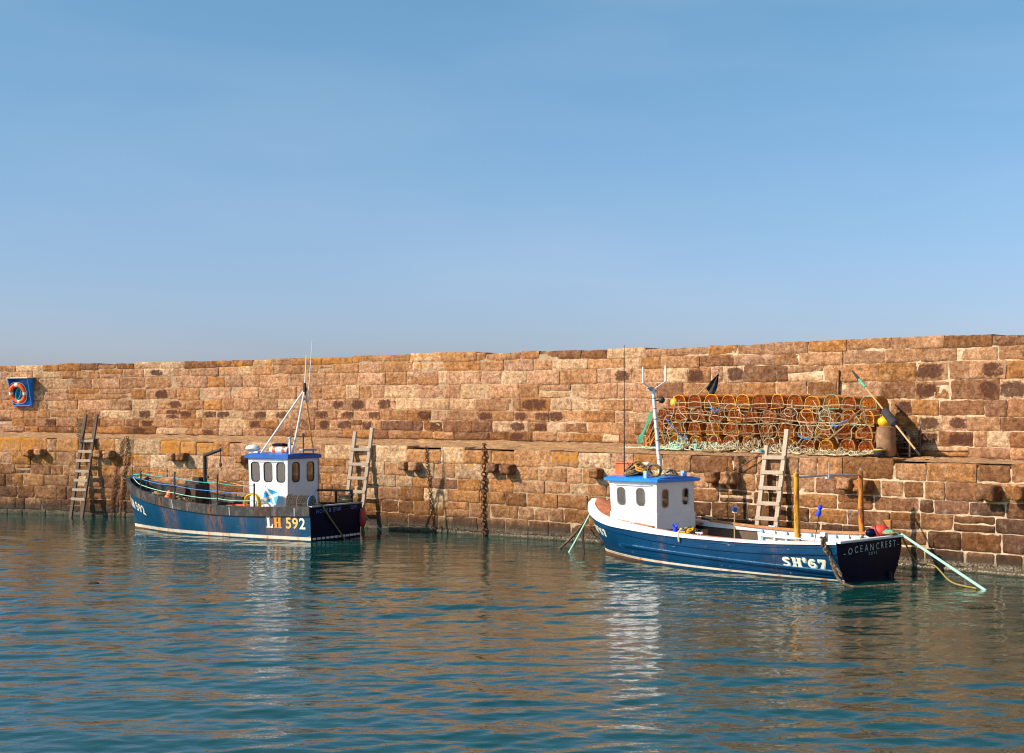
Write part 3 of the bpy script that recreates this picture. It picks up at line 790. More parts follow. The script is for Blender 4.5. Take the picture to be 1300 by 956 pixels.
def hull_shell(B, mats, rusts, inner_z):
    """outer skin with its inner face; attribute 'rust' carries runs at the given t"""
    mb = MB(); rows = []; NZ = 18; rv = []
    for side in (1, -1):
        rows = []
        for t in TS:
            zs = B.sheer(t); r = []
            for j in range(NZ + 1):
                z = B.zk * .999 + (zs - B.zk * .999) * (j / NZ) ** .9
                r.append(B.pt(t, z, side))
            rows.append(r)
        mb.grid(rows, 0, flip=side > 0)
        # inside of the bulwark
        rows = []
        for t in TS:
            if t > .985: continue
            zs = B.sheer(t); zi = inner_z(t); r = []
            for j in range(5):
                z = zi + (zs - zi) * j / 4; p = B.pt(t, z, side); p.y = side * max(0, abs(p.y) - .05); p.x = max(.04, p.x - (.06 if t > .9 else 0)); r.append(p)
            rows.append(r)
        mb.grid(rows, 1, flip=side < 0)
    o = mb.build('hull', mats, B.root, smooth=50, merge=.0006)
    me = o.data; vals = []
    for v in me.vertices:
        q = 0.0; t = v.co.x / B.L
        if v.co.y > 0:
            for (tr, wd, st) in rusts:
                q = max(q, st * math.exp(-((t - tr) / wd) ** 2))
        vals.append(min(1, q))
    a = me.attributes.new('rust', 'FLOAT', 'POINT'); a.data.foreach_set('value', vals)
    return o

def band(B, name, z0f, z1f, off, mat, t0=0.0, t1=1.0, sides=(1, -1), thick=.03, n=60):
    """a strip fastened along the hull from z0 to z1, one mesh round both sides"""
    mb = MB()
    for side in sides:
        A = []
        for i in range(n + 1):
            t = t0 + (t1 - t0) * i / n; z0, z1 = z0f(t), z1f(t)
            A.append([B.on(t, z0, side, .001), B.on(t, z0, side, off), B.on(t, z1, side, off), B.on(t, z1, side, .001), B.on(t, z0, side, .001)])
        mb.grid(A, 0)
        for r in (A[0], A[-1]): mb.add(r[:4], [(0, 1, 2, 3)])
    return mb.build(name, mat, B.root, smooth=40, merge=.0005)

def cap_rail(B, name, wi, wo, h, mat, t0=0, t1=1.0, sides=(1, -1), dz=0.0, n=64):
    mb = MB()
    for side in sides:
        A = []; fn = lambda q, t: q(t) if callable(q) else q; WI, HH, DZ = wi, h, dz
        for i in range(n + 1):
            t = t0 + (t1 - t0) * i / n; wi_, h_, dz_ = fn(WI, t), fn(HH, t), fn(DZ, t); z = B.sheer(t) + dz_; p = B.pt(t, B.sheer(t), side)
            q = B.pt(min(1, t + .01), B.sheer(min(1, t + .01)), side) - B.pt(max(0, t - .01), B.sheer(max(0, t - .01)), side); q.z = 0; q.normalize()
            nn = Vector((-q.y, q.x, 0)); nn = nn if nn.y * side > 0 else -nn
            o_, i_ = p + nn * wo, p - nn * wi_
            if i_.y * side < 0: i_.y = 0
            A.append([Vector((o_.x, o_.y, z - h_ * .35)), Vector((o_.x, o_.y, z + h_ * .5)), Vector((o_.x - nn.x * .02, o_.y - nn.y * .02, z + h_ * .65)), Vector((i_.x, i_.y, z + h_ * .65)), Vector((i_.x, i_.y, z - h_ * .35)), Vector((o_.x, o_.y, z - h_ * .35))])
        mb.grid(A, 0)
        for r in (A[0], A[-1]): mb.add(r[:5], [(0, 1, 2, 3, 4)])
    return mb.build(name, mat, B.root, smooth=35, merge=.0005)

def transom(B, mat, z_low, n=14, parent=None):
    mb = MB(); rows = []
    for j in range(n + 1):
        z = z_low + (B.sheer(0) + .015 * 0 - z_low) * j / n; p = B.pt(0, z, 1); r = []
        for k in range(13):
            f = k / 12 * 2 - 1; r.append(Vector((p.x - .05 * (1 - f * f) - .004, p.y * f, z)))
        rows.append(r)
    mb.grid(rows, 0)
    back = [[q + Vector((.05, 0, 0)) for q in r] for r in rows]
    mb.grid(back, 0, flip=True)
    mb.grid([rows[-1], back[-1]], 0)
    return mb.build('transom', mat, B.root, smooth=40, merge=.0005)

def deck_sheet(B, name, zf, mat, t0=0.0, t1=.97, v0=None, v1=None, thick=.03, inset=.045, camb=lambda t: .012):
    mb = MB(); A = []; n = 50
    for i in range(n + 1):
        t = t0 + (t1 - t0) * i / n; z = zf(t); p = B.pt(t, z, 1); hw = max(.01, p.y - inset)
        a = hw if v1 is None else min(hw, v1); b = -hw if v0 is None else max(-hw, v0)
        x = max(.03, t * (B.L + B.oh * z / B.zs[-1]) - (.05 if t > .9 else 0))
        A.append([Vector((x, b + (a - b) * k / 8, z + camb(t) * (1 - (2 * k / 8 - 1) ** 2))) for k in range(9)] + [Vector((x, a, z - thick)), Vector((x, b, z - thick)), Vector((x, b, z))])
    mb.grid(A, 0)
    for r in (A[0], A[-1]): mb.add(r[:-1], [tuple(range(len(r) - 1))])
    return mb.build(name, mat, B.root, smooth=40, merge=.0005)

# text and flat outlines --------------------------------------------------
def text_mesh(txt, size=1.0, bold=0.0, spacing=1.0):
    c = bpy.data.curves.new('lettering', 'FONT'); c.body = txt; c.size = size; c.offset = bold; c.space_character = spacing; c.resolution_u = 4
    c.align_x = 'LEFT'; c.align_y = 'BOTTOM_BASELINE'
    o = bpy.data.objects.new('lettering', c); COL.objects.link(o); bpy.context.view_layer.update()
    me = bpy.data.meshes.new_from_object(o.evaluated_get(bpy.context.evaluated_depsgraph_get()))
    v = [tuple(x.co) for x in me.vertices]; f = [tuple(p.vertices) for p in me.polygons]
    bpy.data.objects.remove(o); bpy.data.curves.remove(c); bpy.data.meshes.remove(me)
    return v, f
# heavy slab letters drawn as outlines (unit height 1) : list of (outer polygons)
def slab(ch):
    """returns rectangles/polys (list of point lists) of a fat slab-serif glyph 0..w x 0..1"""
    if ch == 'L': return .72, [[(0, 0), (.72, 0), (.72, .36), (.62, .36), (.56, .14), (.38, .14), (.38, .88), (.48, .88), (.48, 1), (0, 1), (0, .88), (.1, .88), (.1, .12), (0, .12)]]
    if ch == 'H': return .84, [[(0, 0), (.38, 0), (.38, .12), (.33, .12), (.33, .43), (.51, .43), (.51, .12), (.46, .12), (.46, 0), (.84, 0), (.84, .12), (.76, .12), (.76, .88), (.84, .88), (.84, 1), (.46, 1), (.46, .88), (.51, .88), (.51, .57), (.33, .57), (.33, .88), (.38, .88), (.38, 1), (0, 1), (0, .88), (.08, .88), (.08, .12), (0, .12)]]
    if ch == '7': return .68, [[(.02, 1), (.68, 1), (.68, .84), (.44, 0), (.12, 0), (.44, .76), (.14, .76), (.14, .64), (.02, .64)]]
    RB = {'S': (.72, .21, [(.62, .80), (.52, .90), (.34, .90), (.17, .82), (.16, .66), (.30, .55), (.46, .47), (.57, .34), (.54, .18), (.38, .10), (.20, .10), (.09, .20)]),
          '6': (.74, .20, [(.62, .82), (.48, .90), (.28, .84), (.14, .62), (.11, .38), (.20, .16), (.38, .10), (.57, .18), (.62, .34), (.52, .50), (.34, .52), (.235, .44)])}
    if ch in RB:
        wd, tw_, pts = RB[ch]; P = [Vector((x, y, 0)) for x, y in pts]; P = smooth_path(P, 3); Lf = []; Rt = []
        for i, p in enumerate(P):
            d = (P[min(i + 1, len(P) - 1)] - P[max(i - 1, 0)]).normalized(); k = tw_ / 2 * (1.0 if 1 < i < len(P) - 2 else .85)
            Lf.append((p.x - d.y * k, p.y + d.x * k)); Rt.append((p.x + d.y * k, p.y - d.x * k))
        return wd, [[Lf[i], Rt[i], Rt[i + 1], Lf[i + 1]] for i in range(len(P) - 1)]
    return None
def poly_tri(poly):
    from mathutils.geometry import tessellate_polygon
    return [tuple(t) for t in tessellate_polygon([[Vector((x, y, 0)) for x, y in poly]])]
def glyph(ch, h, bold):
    """(width, verts2d, faces) at cap height h"""
    sl = slab(ch)
    if sl:
        wd, polys = sl; V = []; Fc = []
        for p in polys:
            b = len(V); V += [(x * h, y * h) for x, y in p]; Fc += [tuple(b + i for i in t) for t in poly_tri(p)]
        return wd * h, V, Fc
    v, f = text_mesh(ch, h / .73, bold * h)
    if not v: return .28 * h, [], []
    x0 = min(a[0] for a in v); x1 = max(a[0] for a in v); y0 = min(a[1] for a in v); y1 = max(a[1] for a in v)
    sy = h / max(1e-6, (y1 - y0)) if ch.isalnum() else 1.0
    return x1 - x0, [(a[0] - x0, (a[1] - y0) * sy if ch.isalnum() else a[1]) for a in v], f
def letter_on_hull(B, txt, t_start, zc_of_t, h, mats_for, off=.007, side=1, direction=-1, gapk=.12, bold=.035, name='lettering', shadow=None, xs=1.0):
    """write along the hull from t_start towards the stern; zc_of_t is the baseline height"""
    mb = MB(); a = 0.0; mats = []
    for ch in txt:
        if ch == ' ': a += .36 * h; continue
        wd, V, Fc = glyph(ch, h, bold); wd *= xs; V = [(x * xs, y) for x, y in V]
        def mapit(dx, dy, o):
            P = []
            for x, y in V:
                u = t_start * B.L + direction * (a + x + dx); t = min(1, max(0, u / B.L)); P.append(B.on(t, zc_of_t(t) + y + dy, side, o))
            return P
        m = mats_for(ch, a)
        if shadow is not None:
            if shadow not in mats: mats.append(shadow)
            mb.add(mapit(.014, -.016, off), Fc, mats.index(shadow))
        if m not in mats: mats.append(m)
        mb.add(mapit(0, 0, off + (.004 if shadow is not None else 0)), Fc, mats.index(m))
        a += wd + gapk * h
    return mb.build(name, mats, B.root)
def letter_on_transom(B, txt, v0, v1, z0, z1, h, mat, bold=.0, name='lettering', x_off=.012, arc=0.0):
    """spread txt between v0 (port) and v1 on the transom"""
    mb = MB(); gs = [(glyph(c, h * (.8 if c == '~' else 1), bold) if c != ' ' else (.5 * h, [], [])) for c in txt]
    tot = sum(g[0] for g in gs); gp = (abs(v1 - v0) - tot) / max(1, len(txt) - 1); a = 0
    for (wd, V, Fc), ch in zip(gs, txt):
        P = []
        for x, y in V:
            f = (a + x) / abs(v1 - v0); v = v0 + (v1 - v0) * f; z = z0 + (z1 - z0) * f + y + arc * (1 - (2 * f - 1) ** 2)
            hb = B.pt(0, max(.01, z), 1); k = v / max(.1, hb.y)
            P.append(Vector((hb.x - .05 * (1 - min(1, k * k)) - .004 - x_off, v, z)))
        mb.add(P, Fc, 0); a += wd + gp
    return mb.build(name, mat, B.root)

def rrect(cx, cy, wd, ht, r, n=5, skew=0.0):
    P = []
    for (sx, sy, a0) in ((1, 1, 0), (-1, 1, 90), (-1, -1, 180), (1, -1, 270)):
        for k in range(n + 1):
            a = R(a0 + 90 * k / n); y = cy + sy * (ht / 2 - r) + r * math.sin(a)
            P.append((cx + sx * (wd / 2 - r) + r * math.cos(a) + skew * (y - cy), y))
    return P
def panel(mb, outer, holes, thick, place, mi=0):
    """flat board with openings; place((x,y),d) -> 3D, d=0 outside face, d=thick inside"""
    from mathutils.geometry import tessellate_polygon
    loops = [outer] + holes
    tris = tessellate_polygon([[Vector((x, y, 0)) for x, y in l] for l in loops]); flat = [p for l in loops for p in l]; n = len(flat)
    mb.add([place(p, 0) for p in flat] + [place(p, thick) for p in flat], [tuple(t) for t in tris] + [tuple(n + i for i in t[::-1]) for t in tris], mi)
    mb.m[-len(tris):] = [1] * len(tris)
    for l in loops:
        m = len(l); mb.add([place(p, 0) for p in l] + [place(p, thick) for p in l], [(i, (i + 1) % m, m + (i + 1) % m, m + i) for i in range(m)], mi)
def window(parent, loop, place, thick, fm, fw=.018):
    """frame ring and pane in one mesh"""
    mb = MB(); cx = sum(p[0] for p in loop) / len(loop); cy = sum(p[1] for p in loop) / len(loop)
    def ins(d):
        P = []
        for x, y in loop:
            dx, dy = x - cx, y - cy; l = math.hypot(dx, dy); P.append((cx + dx * (1 - d / l), cy + dy * (1 - d / l)))
        return P
    A = [[place(p, -.006) for p in ins(-.008)], [place(p, -.010) for p in ins(.006)], [place(p, .012) for p in ins(fw)], [place(p, .02) for p in ins(-.001)]]
    A = [r + [r[0]] for r in A]; mb.grid(A, 0)
    l = ins(fw * .8); n = len(l); mb.add([place(p, .012) for p in l], [tuple(range(n))], 1)
    mb.add([place(p, .017) for p in l], [tuple(range(n - 1, -1, -1))], 1)
    return mb.build('window', [fm, M['glass']], parent, smooth=40)

# =============================================================== BOAT ONE: LH 592
A = Boat((-4.45, 35.97), (-10.5, 39.7), 'fishing_boat', 'blue boat with a black rubber rail, number LH 592 and flag on its white wheelhouse')
A.prof([0, .3, .55, .75, .88, .96, 1], [1.02, 1.13, 1.14, .98, .68, .32, .03], [0, .3, .5, .7, .85, .95, 1], [.98, 1.04, 1.0, .78, .41, .13, .012],
       [0, .3, .5, .75, .9, 1], [.86, .80, .83, 1.00, 1.20, 1.40], .30, zk=-.45, k=1.7)
dk1 = lambda t: A.sheer(t) - .30
hull_shell(A, [M['hull_a'], M['black']], [(.70, .02, 1), (.655, .018, .9), (.455, .028, 1), (.415, .022, .8), (.16, .05, 1.0), (.11, .04, .9), (.30, .012, .8)], dk1)
transom(A, M['navy_shade'], -.3)
band(A, 'rubber_rail', lambda t: A.sheer(t) - .215, lambda t: A.sheer(t) - .005, .045, M['black'])
for t0_, t1_, m_ in ((.690, .705, 'rust'), (.435, .450, 'rust'), (.165, .235, 'darkrust'), (.625, .629, 'greyplastic'), (.545, .549, 'netgrey'), (.345, .349, 'greyplastic'), (.80, .804, 'netgrey'), (.06, .064, 'greyplastic')):
    band(A, 'rail_patch', lambda t: A.sheer(t) - .214, lambda t: A.sheer(t) - .006, .052, M[m_], t0_, t1_, (1,), n=4)
band(A, 'waterline_stripe', lambda t: .035, lambda t: .115, .006, M['stripe'])
band(A, 'bottom_paint', lambda t: -.35, lambda t: .033, .004, M['antifoul'])
cap_rail(A, 'gunwale', .07, .03, .03, M['black'])
mb = MB()
for k in range(12): _v = -.88 + 1.76 * k / 11; mb.box((-.014 - .05 * (1 - (_v / .98) ** 2), _v, .075), (.012, .115, .055))
mb.build('waterline_stripe', M['offwhite'], A.root)
mb = MB(); mb.bar((-.01, -1.02, .875), (-.01, 1.02, .875), .10, .035); mb.build('transom_cap', M['greyplastic'], A.root, bevel=.006)
deck_sheet(A, 'deck', dk1, M['greydeck'])
# lettering
cols = {'L': M['letterwhite'], 'H': M['letterorange'], '5': M['letteryellow'], '9': M['letteryellow'], '2': M['letterwhite']}
letter_on_hull(A, 'LH 592', .190, lambda t: .31 + 0 * t, .28, lambda c, a: cols[c], off=.008, bold=.030)
letter_on_hull(A, 'LH 592', .985, lambda t: .50 + (t - .89) * 1.5, .25, lambda c, a: M['letterwhite'], off=.008, bold=.028)
letter_on_transom(A, 'NORTH', .82, .28, .70, .715, .095, M['letterblue'], .01)
letter_on_transom(A, 'STAR', .20, -.12, .715, .722, .10, M['letterblue'], .01)
letter_on_transom(A, 'COVE', -.52, -.80, .735, .740, .09, M['letterblue'], .006)
# wheelhouse
def wheelhouse(B, u0, u1, vw, zb, zt, wins_side, wins_aft, nfront, lean, frame_m, wall_m, name='wheelhouse', side_tri=0.0):
    th = .035; mb = MB(); H = zt - zb; Lh = u1 - u0; wsp = []
    fx = lambda y: u1 + lean * (y / H)            # front edge leans forward
    def side_place(sg): return lambda p, d: Vector((u0 + p[0] * (fx(p[1]) - u0) / Lh, sg * (vw - d), zb + p[1]))
    def aft_place(p, d): return Vector((u0 + d, p[0], zb + p[1]))
    def front_place(p, d): return Vector((fx(p[1]) - d, p[0], zb + p[1]))
    for sg in (1, -1):
        holes = [rrect(*w_) for w_ in wins_side]
        panel(mb, [(0, 0), (Lh, 0), (Lh, H), (0, H)], holes, th, side_place(sg)); wsp += [(h, side_place(sg)) for h in holes]
    v_ = vw - th - .0015
    for pl, ws in ((aft_place, wins_aft), (front_place, nfront)):
        holes = [rrect(*w_) for w_ in ws]
        panel(mb, [(-v_, 0), (v_, 0), (v_, H), (-v_, H)], holes, th, pl); wsp += [(h, pl) for h in holes]
    o = mb.build(name, [wall_m, M['lining']], B.root)
    for h, pl in wsp: window(o, h, pl, th, frame_m)
    return o
c0 = A.loc(365, 583, .61); c1 = A.loc(316, 582, .61)
ua, ub, zt = c0.x, c1.x, c0.z
zb = dk1(.2) - .02; H = zt - zb; Lh = ub - ua - .06
wy = H - .34; wh = .50
wins = [(Lh * f, wy, .27, wh, .09) for f in (.17, .50, .83)]
waft = [(.29, wy, .29, wh, .09), (-.29, wy, .29, wh, .09)]
wha = wheelhouse(A, ua, ub - .06, .61, zb, zt, wins, waft, [(.3, wy, .36, wh, .09), (-.3, wy, .36, wh, .09)], .08, M['blackmetal'], M['white'])
def roof_slab(parent, u0, u1, vw, z, h, mat, chamf=.05, camber=.03, side_mat=None):
    mb = MB(); n = 10
    def ring(e, zz): return [Vector((u0 - e, -vw - e, zz)), Vector((u1 + e, -vw - e, zz)), Vector((u1 + e, vw + e, zz)), Vector((u0 - e, vw + e, zz))]
    rr = [ring(0, z), ring(chamf * .6, z + .01), ring(chamf * .6, z + h * .75), ring(0, z + h)]
    rr = [r + [r[0]] for r in rr]; mb.grid(rr, 0); mb.add(rr[0][:4], [(0, 1, 2, 3)])
    A_ = []
    for i in range(n + 1):
        v = -vw + 2 * vw * i / n; A_.append([Vector((u0, v, z + h + camber * (1 - (2 * i / n - 1) ** 2))), Vector((u1, v, z + h + camber * (1 - (2 * i / n - 1) ** 2)))])
    mb.grid(A_, 0)
    for x in (u0, u1): mb.add([Vector((x, -vw + 2 * vw * i / n, z + h + camber * (1 - (2 * i / n - 1) ** 2))) for i in range(n + 1)], [tuple(range(n + 1))])
    return mb.build('roof', mat, parent, smooth=30, merge=.0005)
roof_slab(wha, ua - .03, ub + .07, .64, zt, .11, M['roofdeep'], .05)
ZR = zt + .15
for _p in ((ua - .012, .615), (ua - .012, -.615)):
    mb = MB(); mb.bar((*_p, zb), (*_p, zt), .014, .014); mb.build('corner_trim', M['greyplastic'] if _p[1] > 0 else M['blackmetal'], wha)
# saltire flag hung on the wheelhouse side
fr = empty('flag', A.w(0, 0, 0), A.root.rotation_euler.z); tag(fr, 'small blue and white saltire flag on a short staff beside the wheelhouse of LH 592', 'flag')
vf = .80
p0, p1 = A.loc(334.5, 643, vf), A.loc(337, 617, vf); mb = MB(); mb.tube([p0 - Vector((0, 0, .12)), p1], .010, 6); mb.build('staff', M['steel'], fr)
a_, b_, c_, d_ = A.loc(337.0, 618, vf), A.loc(355, 627, vf), A.loc(351, 642, vf), A.loc(335, 635, vf)
def flag_pt(x, y, off=0.0):
    p = (a_ * (1 - x) + b_ * x) * (1 - y) + (d_ * (1 - x) + c_ * x) * y
    p.y += .03 * math.sin(x * 7 + y * 2) + off; return p
mb = MB(); n = 16
mb.grid([[flag_pt(i / n, j / n) for i in range(n + 1)] for j in range(n + 1)]); mb.grid([[flag_pt(i / n, j / n, -.004) for i in range(n + 1)] for j in range(n + 1)], flip=True)
def cross(mb, x0, y0, x1, y1, wd):
    dx, dy = x1 - x0, y1 - y0; l = math.hypot(dx, dy); nx_, ny_ = -dy / l * wd, dx / l * wd; rows = []
    for i in range(17):
        t = i / 16; x, y = x0 + dx * t, y0 + dy * t; rows.append([flag_pt(min(1, max(0, x + nx_)), min(1, max(0, y + ny_)), .006), flag_pt(min(1, max(0, x - nx_)), min(1, max(0, y - ny_)), .006)])
    mb.grid(rows, 1)
cross(mb, 0, 0, 1, 1, .10); cross(mb, 0, 1, 1, 0, .10)
mb.build('cloth', [M['saltire'], M['letterwhite']], fr, smooth=60)
# roof gear
def L1(px, py, v=0.0): return A.loc(px, py, v)
p = L1(321, 573, .1); mb = MB(); mb.lathe([(.06, -.06), (.17, -.03), (.20, .02), (.17, .08), (.09, .115), (.01, .125)], (p.x, p.y, ZR + .07), 22); mb.box((p.x - .1, p.y, ZR + .0), (.3, .2, .05)); mb.build('radar_dome', M['white'], A.root, smooth=50)
lr = empty('life_raft', A.w(0, 0, 0), A.root.rotation_euler.z); tag(lr, 'white and red life raft canister strapped on the wheelhouse roof of LH 592', 'life raft')
p, q = L1(342, 571, .15), L1(368, 570, .15); p.z = q.z = ZR + .065
rot = Vector((1, 0, 0)).to_track_quat('Z', 'Y').to_matrix()
mb = MB(); mb.lathe([(.03, -.30), (.07, -.29), (.085, -.25), (.085, .25), (.07, .29), (.03, .30)], ((p.x + q.x) / 2, p.y, p.z), 18, rot); mb.build('canister', M['white'], lr, smooth=40)
mb = MB()
for k in (-.18, .14): mb.lathe([(.088, -.05), (.091, 0), (.088, .05)], ((p.x + q.x) / 2 + k, p.y, p.z), 18, rot)
mb.lathe([(.03, -.33), (.06, -.30), (.03, -.28)], ((p.x + q.x) / 2, p.y, p.z), 12, rot); mb.build('strap', M['orange'], lr, smooth=40)
mb = MB(); mb.box(((p.x + q.x) / 2, p.y - .02, p.z - .075), (.44, .14, .035)); mb.box(((p.x + q.x) / 2 - .02, p.y - .35, ZR + .13), (.05, .05, .24)); mb.build('cradle', M['steel'], lr)
p = L1(357, 565, -.2); mb = MB(); mb.box((p.x, -.2, p.z), (.36, .3, .075)); mb.bar((p.x - .1, -.2, ZR - .02), (p.x - .1, -.2, p.z), .03, .03); mb.bar((p.x + .1, -.2, ZR - .02), (p.x + .1, -.2, p.z), .03, .03); mb.build('roof_locker', M['navy_shade'], A.root, bevel=.008)
p = L1(391, 570.5, -.15); mb = MB(); mb.box((p.x, -.15, ZR + .075), (.12, .56, .05)); mb.bar((p.x, -.35, ZR - .02), (p.x, -.35, ZR + .06), .03, .03); mb.bar((p.x, .05, ZR - .02), (p.x, .05, ZR + .06), .03, .03); mb.build('light_bar', M['greyplastic'], A.root, bevel=.01)
p = L1(368, 556, .45); mb = MB(); mb.tube([(p.x, .45, ZR - .02), (p.x, .45, p.z)], .028, 10); mb.lathe([(.05, -.02), (.055, .01), (.03, .02)], (p.x, .45, p.z + .01), 12); mb.build('vent_pipe', M['white'], A.root, smooth=40)
p = L1(385, 552, 0.0); mb = MB(); mb.tube([(p.x, 0, ZR - .02), (p.x, 0, p.z)], .016, 8); mb.box((p.x, 0, p.z), (.045, .045, .08)); mb.build('navigation_light', M['blackmetal'], A.root, smooth=40)
# tripod mast and aerials
top = L1(387, 494, -.05)
def legm(px, py, v, r, mat, nm):
    b = L1(px, py, v); b.z = ZR - .03; mb = MB(); mb.tube([b, top], r, 8); mb.build(nm, mat, mast)
mast = MB(); mast.tube([top - Vector((0, 0, .12)), top + Vector((0, 0, .16))], .034, 10); mast.lathe([(.05, -.07), (.055, .0), (.04, .07)], top, 12)
mast = mast.build('mast', M['darkrust'], A.root, smooth=40)
legm(331, 573, .25, .024, M['white'], 'mast_leg'); legm(371, 572, .40, .024, M['white'], 'mast_leg'); legm(398, 572, -.45, .019, M['yellowpost'], 'mast_leg')
mb = MB(); q = L1(389, 451, -.05); mb.tube([top + Vector((0, .0, .05)), top.lerp(q, .5), q], [.020, .018, .012], 8); mb.build('aerial', M['white'], mast)
q0, q1 = L1(391, 512, -.10), L1(396.5, 430, -.10); mb = MB(); mb.tube([q0, q0.lerp(q1, .6), q1], [.018, .010, .006], 8); mb.build('aerial', M['white'], mast)
r0 = L1(387, 507, -.05); mb = MB(); mb.bar(r0, q0 + Vector((0, 0, .06)), .05, .03); mb.box(r0, (.08, .08, .05)); mb.build('aerial_bracket', M['steel'], mast)
# deck gear: davit, hauler, rail
dv = -.25
b = L1(260.5, 612, dv); t1 = L1(260, 578, dv); t2 = L1(280, 571, dv); mb = MB()
base = Vector((b.x, dv, dk1(b.x / A.L)))
mb.tube([base, Vector((t1.x, dv, t1.z - .1)), Vector((t1.x, dv, t1.z)), t2], [.055, .055, .055, .045], 10)
mb.bar(Vector((t1.x, dv, t1.z - .55)), Vector((t1.x - .13, dv, t1.z - .60)), .05, .05); mb.bar((base.x, dv, base.z), (base.x, dv, base.z + .25), .14, .14)
dav = mb.build('davit', M['blackmetal'], A.root, smooth=40)
mb = MB(); h = L1(280, 590, dv); mb.tube([t2, Vector((t2.x, dv, h.z))], .010, 6); mb.ball((t2.x, dv, h.z), .05, 8, (1, .6, 1.2)); mb.tube([Vector((t2.x, dv, h.z - .05)), Vector((t2.x - .04, dv, h.z - .12)), Vector((t2.x, dv, h.z - .15))], .010, 6)
mb.build('hook_block', M['darkrust'], dav, smooth=40)
c = L1(246, 618, -.15); mb = MB(); zd = dk1(c.x / A.L)
mb.box((c.x, -.15, zd + .30), (.66, .55, .60)); mb.box((c.x + .40, -.2, zd + .40), (.16, .3, .26)); mb.box((c.x - .12, -.2, zd + .69), (.24, .22, .18))
mb.lathe([(.16, -.05), (.19, -.03), (.12, 0), (.19, .03), (.16, .05)], (c.x + .1, .20, zd + .42), 20, Vector((0, 1, 0)).to_track_quat('Z', 'X').to_matrix())
mb.tube([(c.x - .3, -.3, zd + .5), (c.x - .45, -.3, zd + .3), (c.x - .5, -.3, zd)], .025, 6); mb.build('line_hauler', M['darkrust'], A.root, bevel=.012)
mb = MB(); rp = L1(232, 603, -.3); mb.bar((c.x - .35, -.3, zd), (c.x - .35, -.3, zd + .62), .04, .04); mb.bar((c.x + .42, -.3, zd), (c.x + .42, -.3, zd + .66), .04, .04); mb.bar((c.x - .35, -.3, zd + .6), (c.x + .42, -.3, zd + .64), .04, .04); mb.build('gear_frame', M['blackmetal'], A.root)
mb = MB(); posts = []
def side_uv(px, py0):  # along the port gunwale
    best = None
    for i in range(400):
        t = i / 400; q = A.pt(t, A.sheer(t), 1); wq = A.w(q.x, q.y - .05, 0); x = 650 + F * wq.x / wq.y
        if best is None or abs(x - px) < best[0]: best = (abs(x - px), t, Vector((q.x, q.y - .05, A.sheer(t))))
    return best[1], best[2]
tops = []
for px_, ht in ((179, .50), (222, .72), (276, .78), (322.5, .58)):
    t_, q = side_uv(px_, 0); mb = MB(); mb.tube([q - Vector((0, 0, .03)), q + Vector((0, 0, ht))], .022, 8); mb.ball(q + Vector((0, 0, ht)), .028, 6); mb.build('rail_post', M['blackmetal'], A.root, smooth=40); tops.append((q, ht))
bow = Vector((A.pt(.985, A.sheer(.985), 1).x, .03, A.sheer(.985)))
for f, mt in ((.95, 'cyan'), (.62, 'bluerope'), (.30, 'mint')):
    P = [bow + Vector((-.1, .0, .12 * f))]
    for q, ht in tops: P.append(q + Vector((0, 0, min(ht, .62) * f)))
    full = []
    for a, b in zip(P[:-1], P[1:]): full += rope_pts(a, b, .035, 8)[:-1]
    full.append(P[-1]); mb = MB(); mb.tube(full, .010, 5); mb.build('rail_rope', M[mt], A.root)
# bow clutter: stemhead, cleats, coils
q = A.pt(.97, A.sheer(.97), 1); mb = MB(); mb.bar((q.x + .02, 0, q.z - .25), (q.x + .06, 0, q.z + .14), .10, .09); mb.build('stem_post', M['blackmetal'], A.root, bevel=.01); mb = MB(); mb.bar((q.x - .5, 0, q.z - .25), (q.x - .5, 0, q.z + .10), .07, .07); mb.bar((q.x - .5, -.14, q.z + .03), (q.x - .5, .14, q.z + .03), .035, .035); mb.build('mooring_post', M['blackmetal'], A.root, bevel=.01)
def coil(name, label, c, r, turns, mat, rr=.012, seed=0, squash=1.0, vert=False, cat='rope', group=None, parent=None, tilt=None):
    rnd = random.Random(seed); P = []; n = int(turns * 18)
    for i in range(n):
        a = 2 * math.pi * i / 18; k = r * (1 + .16 * math.sin(a * .37 + seed) + rnd.uniform(-.05, .05)); z = rr * 1.4 * i / 18 * squash + rnd.uniform(0, rr)
        v = Vector((k * math.cos(a), k * math.sin(a), z))
        if tilt is not None: v = tilt @ v
        P.append(Vector(c) + v)
    mb = MB(); mb.tube(P, rr, 6); o = mb.build(name, mat, parent, smooth=60)
    if parent is None: tag(o, label, cat, group)
    return o
cq = A.w(A.L * .86, .0, dk1(.86) + .03); coil('rope_coil', 'tan rope coiled on the foredeck of LH 592', cq, .22, 7, M['tanrope'], .016, 3)
cq = A.w(A.L * .80, .30, dk1(.80) + .03); coil('rope_coil', 'grey green rope coiled near the bow rail of LH 592', cq, .16, 5, M['mint'], .014, 5)
# red oilskin bundle by second post
ob = L1(217.5, 628, .55); mb = MB(); zd = dk1(ob.x / A.L); V = []
mb.lathe([(.16, 0), (.19, .08), (.15, .2), (.10, .33), (.055, .42), (.02, .45)], (0, 0, 0), 14)
mb.v = [(ob.x + x * (1 + .2 * wob((x, y, z), 6)) - z * .25, .72 + y * .8, zd + z + .02 * wob((x, y, z), 9)) for x, y, z in mb.v]
o = mb.build('buoy_bag', M['orange2'], A.root, smooth=60)
o.parent = None; o.location = A.T; o.rotation_euler = A.root.rotation_euler; tag(o, 'crumpled orange bag leaning by the rail post of LH 592', 'bag')
